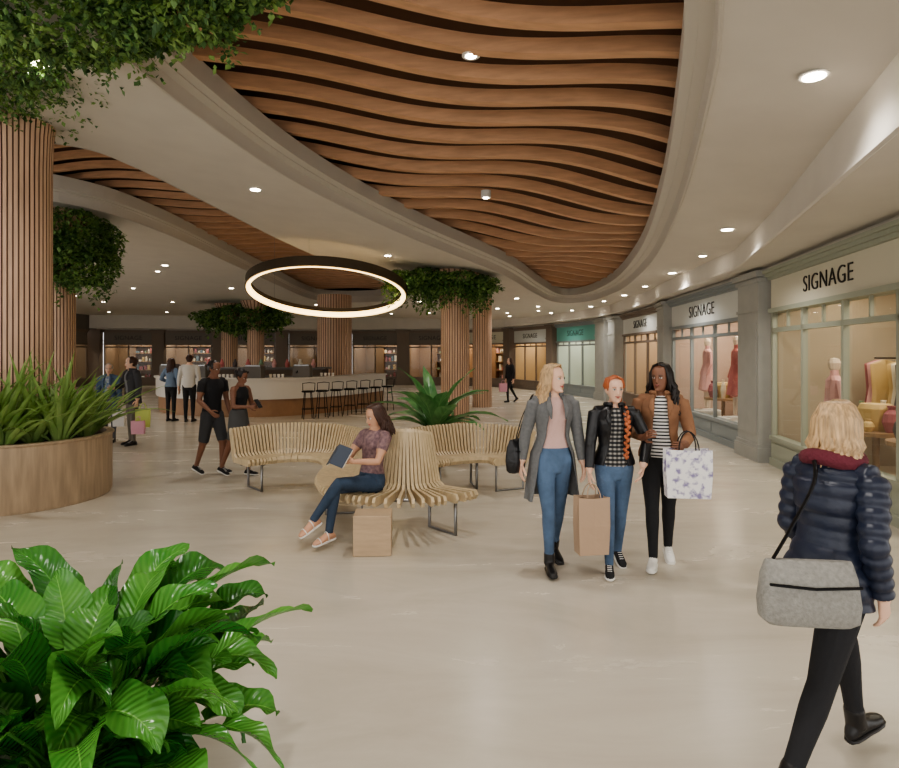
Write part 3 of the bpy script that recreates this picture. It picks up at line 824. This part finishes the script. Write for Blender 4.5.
    if J:
        jm=J['mat']; ln=J.get('len',.1); gp=J.get('gap',.4); th_=J.get('th',.02); n=40; rows=[]
        NR=19 if not J.get('puff') else 73
        zz_=[.515-(.515+ln)*i/(NR-1) for i in range(NR)]
        for i,z in enumerate(zz_):
            rx,ry,yo=tr(max(z,-.02)); lx_,fw_=fr(max(z,0)); fl_=J.get('flare',.0)*max(0,-z+.1)
            rx=max(rx,.07)+th_+fl_; ry=max(ry,.065)+th_+fl_*.9
            if z>.49: rx*=.92; ry*=.92
            if not male and .28<z<.42: ry+=.022
            cc=(P(z) if z>0 else pel+V((0,0,z))+J.get('sway',V((0,0,0)))*(-z))-fw_*yo
            gg=gp*(.55+.45*(1-max(0,z)/.5)) + (J.get('open',0)*max(0,.3-z))
            ro=[];ri=[]
            for k in range(n+1):
                a=gg+(2*pi-2*gg)*k/n
                fo=1+ (.05*sin(a*9+z*3)*min(1,max(0,.25-z)*1.6)*(0 if J.get('puff') else 1)) + J.get('puff',0)*(abs(sin(z*pi/.07))**.6-.5)
                ro.append(cc+lx_*sin(a)*rx*fo+fw_*cos(a)*ry*fo)
                ri.append(cc+lx_*sin(a)*(rx*fo-.008)+fw_*cos(a)*(ry*fo-.008))
            rows.append(ro+ri[::-1]+[ro[0]])
        e.strip(rows,jm)
        if J.get('collar',1):
            cpts=[]
            for k in range(13):
                a=gp*.8+(2*pi-1.6*gp)*k/12; cpts.append(P(.515)+lx*sin(a)*.078+fw*cos(a)*.07+lean*(.015*abs(cos(a/2))))
            e.tube(cpts,.019,jm,8,True,1.0)
            for q in(-1,1):
                e.tube([P(.51)+lx*q*.06+fw*.07,P(.42)+lx*q*.075+fw*(.115+th_),P(.33)+lx*q*.06+fw*(.125+th_)],[.012,.026,.006],jm,8,True,.35)
    hs_=hair.get('style','short'); hm=hair.get('mat',IRIS); rnd=random.Random(len(name)*7)
    e.ell(hl(0,.020,.022),(.0795*HS,.094*HS,.101*HS),hm,HR,20,12)
    if hs_=='short':
        e.ell(hl(0,.035,-.015),(.074*HS,.078*HS,.075*HS),hm,HR,16,10)
        for i in range(60):
            a=rnd.uniform(.5,2*pi-.5); z=rnd.uniform(.0,.09); rr=sqrt(max(0,1-((z-.02)/.104)**2))
            p=V((.081*rr*sin(a),.02-.096*rr*cos(a),z)); e.tube([hl(*p),hl(*(p*1.03+V((0,.012,-.018))))],[.010,.005],hm,5)
    else:
        L=hair.get('L',.35); wv=hair.get('wave',.012); cnt=hair.get('n',95)
        am=hair.get('amin',.95)
        for i in range(cnt):
            a=am+(2*pi-2*am)*(i+rnd.random()*.6)/cnt; sg=1 if a<pi else -1
            y0=-.060+.10*(1-abs(abs(a-pi)/(pi-am)))
            Li=L*rnd.uniform(.82,1.05); k=rnd.uniform(1.0,1.1)
            if hs_ in('pony','braid','bun'):
                end=V((0,.10,-.03)) if hs_!='braid' else V((.02,.09,-.06))
                pts=[V((.006*sg,y0,.120)),V((.062*sin(a)*k,.02-.075*cos(a)*k,.092)),V((.080*sin(a)*k,.02-.090*cos(a)*k,.03)),V((.060*sin(a),.05-.05*cos(a),-.01)),end]
                e.tube([hl(*p) for p in pts],[.010,.013,.013,.012,.010],hm,6)
                continue
            pts=[V((.008*sg,y0,.121)),V((.055*sin(a)*k,.02-.070*cos(a)*k,.100)),V((.082*sin(a)*k,.02-.094*cos(a)*k,.035)),V((.088*sin(a)*k,.025-.088*cos(a)*k,-.04))]
            m_=5; ph=rnd.uniform(0,6)
            for j in range(1,m_+1):
                z=-.04-(Li-.04)*j/m_*1.0
                sp=1.0+hair.get('spread',.25)*j/m_
                pts.append(V((.090*sin(a)*k*sp+wv*sin(j*1.7+ph),.03-.080*cos(a)*k*sp*(1 if cos(a)<.3 else .8)+wv*cos(j*1.9+ph),z)))
            e.tube([hl(*p) for p in pts],[.008,.011,.012,.012]+[.012,.012,.011,.008,.003],hm,6)
        if hs_=='bun': e.ell(hl(0,.125,.03),(.042,.04,.042),hm,HR)
        if hs_=='braid':
            pth=cat([hl(.02,.085,-.06),hl(.075,.02,-.14),P(.44)+lx*.08+fw*.115,P(.34)+lx*.085+fw*.15,P(.2)+lx*.08+fw*.135,P(.08)+lx*.075+fw*.135],5)
            for i,p in enumerate(pth):
                r_=.027*(1-.35*i/len(pth)); q=1 if i%2 else -1
                Rb=Matrix.Rotation(q*.6,3,'Y'); e.ell(p+lx*q*.009,(r_*.8,r_*.75,r_*1.15),hm,Rb,10,7)
    sc=H/1.7
    zoff=(-zmin*sc) if pz is None else (pz-.93*sc)
    M=Matrix.Translation(V((0,0,zoff)))@Matrix.Rotation(heading,4,'Z')@Matrix.Scale(sc,4)
    b.xf(M); e.xf(M)
    tmp=bpy.data.objects.new('tmp',b.mesh('tmp')); COL.objects.link(tmp)
    md=tmp.modifiers.new('r','REMESH'); md.mode='VOXEL'; md.voxel_size=vox; md.use_smooth_shade=True
    m2=tmp.modifiers.new('s','SMOOTH'); m2.iterations=4; m2.factor=.5
    dg=bpy.context.evaluated_depsgraph_get(); me=bpy.data.meshes.new_from_object(tmp.evaluated_get(dg))
    me.materials.clear()
    for m_ in b.mats: me.materials.append(m_)
    bv=BVHTree.FromPolygons(b.v,b.f)
    mi=[0]*len(me.polygons)
    for i,p in enumerate(me.polygons):
        r_=bv.find_nearest(p.center)
        if r_[2] is not None: mi[i]=b.m[r_[2]]
    me.polygons.foreach_set('material_index',mi); me.polygons.foreach_set('use_smooth',[True]*len(mi)); me.update()
    bpy.data.objects.remove(tmp)
    em=empty(name,(loc[0],loc[1],0))
    bo=bpy.data.objects.new('body',me); COL.objects.link(bo); bo.parent=em
    e.obj('hair_and_details',em,smooth=True)
    out={}
    for sd in 'LR':
        w,hd,pn=pose['_w'+sd]; out[sd]=M@(w+hd*.08+pn*.02)+V((loc[0],loc[1],0))
    out['M']=Matrix.Translation(V((loc[0],loc[1],0)))@M; out['ML']=M; out['P']=P; out['e']=em
    return out

def bag(name,loc,w,d,hh,m,rot=0,handle=.16,hm=None,top_w=1.0):
    mb=MB()
    a,b_=w/2,d/2; k=.93
    mid=[V((-a,-b_,hh*.5)),V((0,-b_*1.05,hh*.5)),V((a,-b_,hh*.5)),V((a*.93,0,hh*.5)),V((a,b_,hh*.5)),V((0,b_*1.05,hh*.5)),V((-a,b_,hh*.5)),V((-a*.93,0,hh*.5))]
    lo=[V((-a*k,-b_*k,0)),V((0,-b_*k,0)),V((a*k,-b_*k,0)),V((a*k,0,0)),V((a*k,b_*k,0)),V((0,b_*k,0)),V((-a*k,b_*k,0)),V((-a*k,0,0))]
    up_=[V((-a*top_w,-b_*.9,hh)),V((0,-b_,hh*.985)),V((a*top_w,-b_*.9,hh)),V((a*.8,0,hh*.985)),V((a*top_w,b_*.9,hh)),V((0,b_,hh*.985)),V((-a*top_w,b_*.9,hh)),V((-a*.8,0,hh*.985))]
    inb=[p*.95+V((0,0,.01)) for p in lo]
    mb.strip([r+[r[0]] for r in (lo,mid,up_,[V((p.x*.97,p.y*.97,p.z)) for p in up_],inb)],m)
    mb.poly(lo[::-1],m); mb.poly([V((p.x,p.y,.012)) for p in lo],m)
    if handle:
        for s in(-1,1):
            mb.tube([V((w*.22*cos(x_),s*b_*.85*(1-.6*sin(x_)),hh-.02+handle*sin(x_))) for x_ in [pi*i/10 for i in range(11)]],.005,hm or m,6)
    o_=mb.obj(name,loc=loc); o_.rotation_euler=(0,0,rot); return o_

JEAN=mat('denim',(84,106,134),.85,var=.3,scale=6,bump=.3,bscale=40)
JEAND=mat('denim_dark',(54,70,90),.85,var=.25,scale=6,bump=.3,bscale=40)
BLK=mat('black_cloth',(34,34,37),.85,bump=.3,bscale=25)
PINK=mat('pink_knit',(210,176,168),.9,bump=.4,bscale=90)
GCOAT=mat('grey_wool',(112,113,114),.95,var=.12,scale=40,bump=.3,bscale=12)
LEA=mat('black_leather',(30,30,33),.32,bump=.4,bscale=18)
SUE=mat('brown_suede',(142,104,78),.85,var=.15,scale=10,bump=.3,bscale=14)
NAVY=mat('navy_nylon',(36,43,62),.38,bump=.25,bscale=16)
BLONDE=mat('blonde_hair',(188,158,120),.45,var=.4,scale=20,stretch=(4,4,.6))
RED=mat('red_hair',(176,100,64),.45,var=.3,scale=20,stretch=(4,4,.6))
BLKH=mat('black_hair',(34,27,25),.4); BRN=mat('brown_hair',(70,46,36),.42); GRYH=mat('grey_hair',(160,155,150),.5)
WSH=mat('white_shoe',(228,226,220),.5); BOOT=mat('boot_leather',(32,30,30),.35)
STR=stripe_mat('striped_knit',(232,230,226),(28,28,34),11)
PLD=stripe_mat('plaid_shirt',(60,62,66),(176,172,166),9,plaid=True)
KRAFT=mat('kraft_paper',(182,156,132),.8,bump=.2,bscale=8)

w1=person('woman_in_grey_coat',(.87,5.05),radians(8),1.70,pose=dict(lean=(0,-.02,1),yaw=.55,pitch=.08,wristR=(-.27,.03,.84),wristL=(.25,-.06,.82),thighR=(.03,-.24,-1),shinR=(.02,.02,-1),footR=(-.1,-1,0),thighL=(-.02,.16,-1),shinL=(.02,.42,-1),footL=(.15,-1,-.35)),
   o=dict(top=PINK,bot=JEAN,bulk=.006,slm=GCOAT,slt=.012,shoe=BOOT,boot=1,heel=1,jacket=dict(mat=GCOAT,len=.36,gap=.76,th=.022,flare=.12,open=.4)),hair=dict(style='long',mat=BLONDE,L=.28,wave=.018,spread=.3,n=120),vox=.0075)
w2=person('woman_in_leather_jacket',(1.37,5.0),radians(-4),1.61,pose=dict(yaw=.12,pitch=.05,wristR=(-.23,-.10,.86),wristL=(.22,-.12,.92),poleL=(.8,.6,0),thighR=(.03,-.24,-1),shinR=(.02,.0,-1),footR=(-.15,-1,0),thighL=(-.02,.16,-1),shinL=(.02,.42,-1),footL=(.15,-1,-.3)),
   o=dict(top=PLD,bot=JEAN,bulk=.006,slm=LEA,slt=.012,waist=-.01,shoe=BLK,sole=WSH,jacket=dict(mat=LEA,len=.0,gap=.5,th=.02,flare=.05,open=.35)),hair=dict(style='braid',mat=RED,n=80),vox=.0075)
w3=person('woman_in_brown_jacket',(1.80,5.12),radians(-18),1.71,skin=SK_D,pose=dict(yaw=-.35,pitch=.1,wristR=(-.13,-.25,1.10),poleR=(-.5,.6,-.9),handR=(.2,-.6,.3),curlR=.6,wristL=(.17,-.24,1.04),poleL=(.5,.8,-.8),handL=(-.2,-.7,.1),curlL=.9,thighR=(.03,-.20,-1),shinR=(.02,.02,-1),thighL=(-.03,.16,-1),shinL=(.0,.4,-1),footL=(.15,-1,-.3)),
   o=dict(top=STR,bot=BLK,bulk=.006,slm=SUE,slt=.012,waist=.0,shoe=WSH,sole=WSH,jacket=dict(mat=SUE,len=.02,gap=.6,th=.02,flare=.06,open=.45)),hair=dict(style='long',mat=BLKH,L=.32,wave=.028,spread=.5,brow=BLKH,n=120),vox=.0075)
bag('paper_shopping_bag',(1.15,4.86,.20),.26,.14,.46,KRAFT,.15,.12)
FLOR=mat('floral_print',(240,238,238),.6,col2=(140,130,172),scale=18)
MC['floral_print'].node_tree.nodes['Color Ramp'].color_ramp.elements[0].position=.50
MC['floral_print'].node_tree.nodes['Color Ramp'].color_ramp.elements[1].position=.64
bag('patterned_tote_bag',(1.88,4.74,.68),.35,.12,.38,FLOR,-.12,.16,hm=BLK)
def handbag(name,loc,w,d,hh,m,rot,strap):
    mb=MB(); R=Matrix.Rotation(rot,3,'Z'); ex=R@V((1,0,0)); ey=R@V((0,1,0)); c=V(loc)
    def sup(z,ww,dd): return [c+ex*ww/2*math.copysign(abs(cos(a))**.4,cos(a))+ey*dd/2*math.copysign(abs(sin(a))**.5,sin(a))+V((0,0,z)) for a in [2*pi*i/28 for i in range(29)]]
    mb.strip([sup(-hh/2,w*.86,d*.6),sup(-hh/2+.02,w,d*.9),sup(-hh*.15,w*1.02,d*1.08),sup(hh*.25,w*.96,d*.9),sup(hh/2-.01,w*.9,d*.4),sup(hh/2,w*.88,d*.2)],m)
    mb.poly(sup(-hh/2,w*.86,d*.6)[:-1],m); mb.poly(sup(hh/2,w*.88,d*.2)[:-1],m)
    mb.tube([c-ey*d*.5+ex*(-w*.46)+V((0,0,hh*.18)),c-ey*d*.53+V((0,0,hh*.14)),c-ey*d*.5+ex*(w*.46)+V((0,0,hh*.18))],.006,DARK,6)
    if strap: mb.tube(cat([V(p) for p in strap],5),.011,m if len(strap)<4 else DARK,6,True,.4)
    return mb.obj(name,smooth=True,auto=True)
handbag('black_handbag',(.56,5.08,.95),.17,.12,.28,LEA,.9,[(.56,5.08,1.08),(.61,5.05,1.28),(.70,5.05,1.46),(.68,5.14,1.4),(.58,5.14,1.08)])

fg=person('woman_in_puffer_jacket',(1.61,2.55),radians(114),1.62,pose=dict(lean=(0,-.08,1),yaw=.15,pitch=.05,wristL=(.18,-.20,.92),wristR=(-.20,-.05,.88),thighL=(.0,-.68,-1),shinL=(0,-.20,-1),footL=(0,-1,.2),thighR=(.0,.42,-1),shinR=(0,.60,-1),footR=(0,-1,-.6)),
   o=dict(top=NAVY,bot=BLK,bulk=.004,slm=NAVY,slt=.014,puffs=1,waist=-.06,shoe=BOOT,boot=1,jacket=dict(mat=NAVY,len=.10,gap=.03,th=.022,flare=.04,puff=.055,collar=1)),hair=dict(style='long',mat=BLONDE,L=.27,wave=.022,spread=-.2,n=150,amin=.8),vox=.0065)
Mg=fg['ML']
mb=MB(); SCARF=mat('burgundy_scarf',(104,44,56),.95,bump=.5,bscale=60)
pts=[V((.10*sin(a),-.03-.095*cos(a),1.445+.012*cos(a*2))) for a in [2*pi*i/20 for i in range(21)]]
mb.tube([Mg@p for p in pts],.034,SCARF,10)
mb.tube([Mg@V(p) for p in ((.04,-.14,1.45),(.05,-.21,1.33),(.06,-.23,1.15),(.05,-.21,1.02))],[.035,.05,.055,.045],SCARF,10,True,.4)
mb.obj('burgundy_scarf',fg['e'],smooth=True)
GBAG=mat('grey_canvas',(146,144,138),.9,var=.15,scale=60,bump=.3,bscale=120)
handbag('grey_shoulder_bag',(1.41,2.36,.875),.36,.13,.25,GBAG,-.12,[(1.26,2.38,.96),(1.36,2.38,1.13),(1.47,2.42,1.29),(1.53,2.52,1.365),(1.58,2.64,1.33),(1.56,2.5,.97)])

FLB=mat('floral_blouse',(156,128,126),.85,col2=(102,78,86),scale=30)
sw=person('seated_woman_reading',(-.79,6.02),radians(-42),1.68,skin=SK_M,pose=dict(lean=(0,.14,1),pitch=.38,yaw=-.15,hoff=(0,-.02,0),wristL=(.09,-.31,1.17),wristR=(-.10,-.33,1.15),poleL=(.7,.3,-1),poleR=(-.7,.3,-1),handL=(-.3,-.5,.4),handR=(.3,-.5,.4),palmL=(-.6,-.3,.5),palmR=(.6,-.3,.5),curlL=.6,curlR=.6,
   thighR=(.12,-1,.02),shinR=(.14,-.30,-1),footR=(0,-1,-.1),thighL=(-.16,-1,.16),shinL=(-.22,-.62,-.85),footL=(-.1,-1,-.45)),
   o=dict(top=FLB,bot=JEAND,bulk=.008,sleeve='short',slt=.012,shoe=WSH,sole=WSH,sandal=1,heel=1),hair=dict(style='long',mat=BRN,L=.25,wave=.02,spread=.35),vox=.0075,pz=.545)
# open book: V-shaped spread, covers outside, a thick page block each side
Ms=sw['M']; mb=MB(); PAGE=mat('book_pages',(240,236,226),.8); COV=mat('book_cover',(70,78,92),.6); INK=mat('book_print',(120,116,110),.9)
Rb=Matrix.Rotation(radians(-38),3,'X')
for q in(-1,1):
    def bp2(u,v,w): # u across page, v up page, w toward reader
        s=sin(radians(28)); c2=cos(radians(28))
        return V((0,-.45,1.255))+Rb@V((q*(u*c2),(u*s)+w*c2*1.0-.0,v))
    for (w0,w1,m_,ex) in ((0,.004,COV,.006),(.004,.022,PAGE,0)):
        ps=[bp2(-.0,-.10-ex,w0),bp2(.135+ex,-.10-ex,w0),bp2(.135+ex,.10+ex,w0),bp2(0,.10+ex,w0)]
        off=bp2(0,0,w1)-bp2(0,0,w0)
        mb.prism(ps,off,m_)
    for j in range(11):
        v=-.08+j*.016
        mb.poly([bp2(.02,v,.0232),bp2(.12,v,.0232),bp2(.12,v+.005,.0232),bp2(.02,v+.005,.0232)],INK)
mb.xf(Matrix.Translation(V((0,0,0)))@Ms); mb.obj('open_book',smooth=False)
PLI=mat('plinth_wood',(186,162,134),.55,var=.1,scale=5,stretch=(1,1,6))
mb=MB(); Rp=Matrix.Rotation(.06,3,'Z'); mb.box((0,0,.18),(.34,.28,.36),PLI,Rp); mb.box((0,0,.006),(.32,.26,.012),DARK,Rp)
pb_=mb.obj('wooden_plinth',loc=(-.70,5.50,0)); bv_=pb_.modifiers.new('b','BEVEL'); bv_.width=.006; bv_.segments=2

SHT=mat('dark_shorts',(64,64,66),.9)
mp=person('man_in_black_shirt',(-3.58,9.05),radians(62),1.70,male=True,skin=SK_D,pose=dict(yaw=.1,pitch=.3,lean=(0,-.05,1),wristL=(.24,-.12,.86),wristR=(-.22,-.22,.96),thighL=(.0,-.34,-1),shinL=(0,.05,-1),thighR=(0,.22,-1),shinR=(0,.42,-1),footR=(0,-1,-.3)),
   o=dict(top=BLK,bot=SHT,bulk=.004,sleeve='short',slt=.014,leg='short',lt=.012,waist=-.03,shoe=BLK,sole=WSH),hair=dict(style='short',mat=BLKH),vox=.010)
wp=person('woman_in_black_dress',(-3.14,8.95),radians(66),1.58,skin=SK_D,pose=dict(yaw=.1,pitch=.45,lean=(0,-.06,1),wristL=(.12,-.30,1.14),wristR=(-.12,-.32,1.12),curlL=.8,curlR=.8,thighL=(.0,-.34,-1),shinL=(0,.05,-1),thighR=(0,.3,-1),shinR=(0,.45,-1),footR=(0,-1,-.3)),
   o=dict(top=BLK,bot=mat('charcoal_skirt',(88,88,88),.9),bulk=.004,sleeve='none',leg='bare',skirt=.34,waist=.08,shoe=BLK,sole=WSH),hair=dict(style='bun',mat=BLKH,n=60),vox=.010)
ph=MB(); ph.box((0,0,0),(.075,.01,.15),BLK,Matrix.Rotation(-.7,3,'X')); pm_=(wp['L']+wp['R'])/2; o_=ph.obj('smartphone',loc=(pm_.x+.02,pm_.y-.02,pm_.z+.03)); o_.rotation_euler=(0,0,1.1)
person('man_in_white_shirt',(-6.98,16.1),radians(186),1.78,male=True,pose=dict(wristL=(.27,0,.82),wristR=(-.27,0,.82)),o=dict(top=mat('white_shirt',(206,202,196),.9),bot=BLK,bulk=.008,slt=.014,waist=-.06,shoe=BOOT),hair=dict(style='short',mat=BRN),vox=.014)
person('woman_in_denim_jacket',(-7.52,16.2),radians(170),1.68,pose=dict(wristL=(.22,-.2,1.05),wristR=(-.25,0,.82)),o=dict(top=mat('light_denim',(110,128,150),.9),bot=BLK,bulk=.012,slt=.014,waist=-.02,shoe=BOOT),hair=dict(style='long',mat=BRN,L=.3),vox=.014)
BLS=mat('blue_scarf',(90,120,160),.9,col2=(200,205,210),scale=20); NC=mat('navy_coat',(92,112,140),.9); CJ=mat('charcoal_jacket',(66,66,70),.9)
pa=person('elderly_woman_with_bags',(-7.0,12.35),radians(8),1.60,pose=dict(yaw=.3,pitch=.1,wristL=(.26,-.12,.82),wristR=(-.26,-.1,.84)),o=dict(top=BLS,bot=mat('grey_trousers',(96,98,104),.9),bulk=.02,slm=NC,slt=.016,shoe=BOOT,jacket=dict(mat=NC,len=.3,gap=.55,th=.025,flare=.1)),hair=dict(style='short',mat=GRYH),vox=.012)
pb=person('man_in_dark_jacket',(-6.34,12.0),radians(-35),1.74,male=True,pose=dict(yaw=-.3,pitch=.15,wristL=(.27,-.05,.80),wristR=(-.2,-.3,1.1),thighL=(.05,-.1,-1)),o=dict(top=mat('grey_sweater',(130,130,132),.9),bot=mat('khaki_grey',(116,110,100),.9),bulk=.012,slm=CJ,slt=.018,shoe=BOOT,jacket=dict(mat=CJ,len=.15,gap=.4,th=.024,flare=.05)),hair=dict(style='short',mat=BRN),vox=.012)
LIME=mat('lime_bag',(200,214,120),.6); PKB=mat('pink_bag',(222,165,182),.6); WBG=mat('white_bag',(225,222,218),.6)
bag('shopping_bag',(-6.08,11.9,.36),.26,.12,.36,LIME,.3,.14); bag('shopping_bag',(-6.12,11.8,.24),.24,.12,.26,PKB,.2,.1)
bag('shopping_bag',(-6.72,12.2,.34),.22,.1,.32,WBG,.2,.14); bag('shopping_bag',(-7.28,12.25,.34),.2,.1,.3,WBG,-.2,.14)
wk=person('woman_walking_with_bag',(2.28,22.6),radians(-60),1.68,pose=dict(thighL=(0,-.45,-1),shinL=(0,.05,-1),thighR=(0,.3,-1),shinR=(0,.7,-1),footR=(0,-1,-.6)),o=dict(top=BLK,bot=BLK,bulk=.02,slt=.02,shoe=BOOT),hair=dict(style='long',mat=BRN,L=.25),vox=.014)
bag('shopping_bag',(2.0,22.4,.4),.3,.1,.32,PKB,.3,.14)

# ------------------------------------------------------------------ downlights
DL=mat('downlight_lens',(255,244,225),.5,emit=(255,242,220),es=24); TR=mat('downlight_trim',(225,222,216),.4)
mb=MB(); dle=empty('recessed_downlights',(0,0,0))
near=[(2.6,4.28),(3.98,8.6),(4.9,13.2),(5.3,18.2),(5.3,22.5),(4.4,26),(2.9,29),(-3.14,9.7),(-1.47,14.3),(.5,17.5),(2.3,20.6),(-4.1,6.0),(-8.5,13.5),(-8.3,17.5),(-11,10.5),(-11.5,15),(-12,20),(-8,22),(-1.2,24),(2,25),(-1,29),(-5,30),(-10,28),(-15,24)]
far=[(x+.4*(j%2),y) for j,y in enumerate((12,15,18.5,22,26,31)) for x in (-18,-15,-12,-9)]+[(x,y) for y in (27,31) for x in(-6,-3,0)]+[(.2,22),(3.4,23),(1.2,21),(3.7,25),(2.6,27),(5.0,24.5),(5.2,20.2),(5.15,15.8),(4.6,10.9)]
def disc(x,y,r=.075):
    if inside((x,y),O1) or inside((x,y),O2): return False
    z=h(x,y)
    mb.lathe((x,y,z-.012),[(r*1.35,0),(r*1.35,.01)],TR,20); mb.lathe((x,y,z-.018),[(r,0),(r,.004)],DL,20)
    return True
for x,y in near: disc(x,y)
for x,y in far:
    if not any((x-a)**2+(y-b)**2<1 for a,b in near): disc(x,y,.06)
for x,y in ((.2,5.6),(.62,10.2)):
    z=h(x,y)+.46
    mb.lathe((x,y,z-.004),[(.085,0),(.085,.12)],TR,20); mb.lathe((x,y,z-.008),[(.05,0),(.05,.004)],DL,20)
mb.obj('fixtures',dle)
def spot(x,y,z,e,ang=140,rad=.1):
    l=bpy.data.lights.new('downlight_or_fill_lamp','SPOT'); l.energy=e; l.spot_size=radians(ang); l.spot_blend=1; l.shadow_soft_size=rad; l.color=(1,.955,.89)
    o=bpy.data.objects.new('downlight_or_fill_lamp',l); COL.objects.link(o); o.location=(x,y,z-.1); o.parent=dle
for x,y in near:
    if not (inside((x,y),O1) or inside((x,y),O2)): spot(x,y,h(x,y),100 if (x,y)!=(2.6,4.28) else 60)
for x,y in ((.2,5.6),(.62,10.2),(2.6,13.5),(0,2),(-1.3,2.0)): spot(x,y,h(x,y)+.42,140)  # last spot is an added fill for gloss on the leafy plant, no fixture

# ------------------------------------------------------------------ world, camera
w=bpy.data.worlds.new('World'); S.world=w; w.use_nodes=True
w.node_tree.nodes['Background'].inputs[0].default_value=(1,.98,.95,1); w.node_tree.nodes['Background'].inputs[1].default_value=1.7
cam=bpy.data.cameras.new('Camera'); co=bpy.data.objects.new('Camera',cam); COL.objects.link(co)
co.location=(0,0,1.81); co.rotation_euler=(pi/2,0,0); cam.sensor_width=36; cam.lens=36*600/899; cam.shift_y=-30/899; cam.clip_start=.05
S.camera=co
S.view_settings.look='AgX - Medium High Contrast'
S.view_settings.exposure=0.3
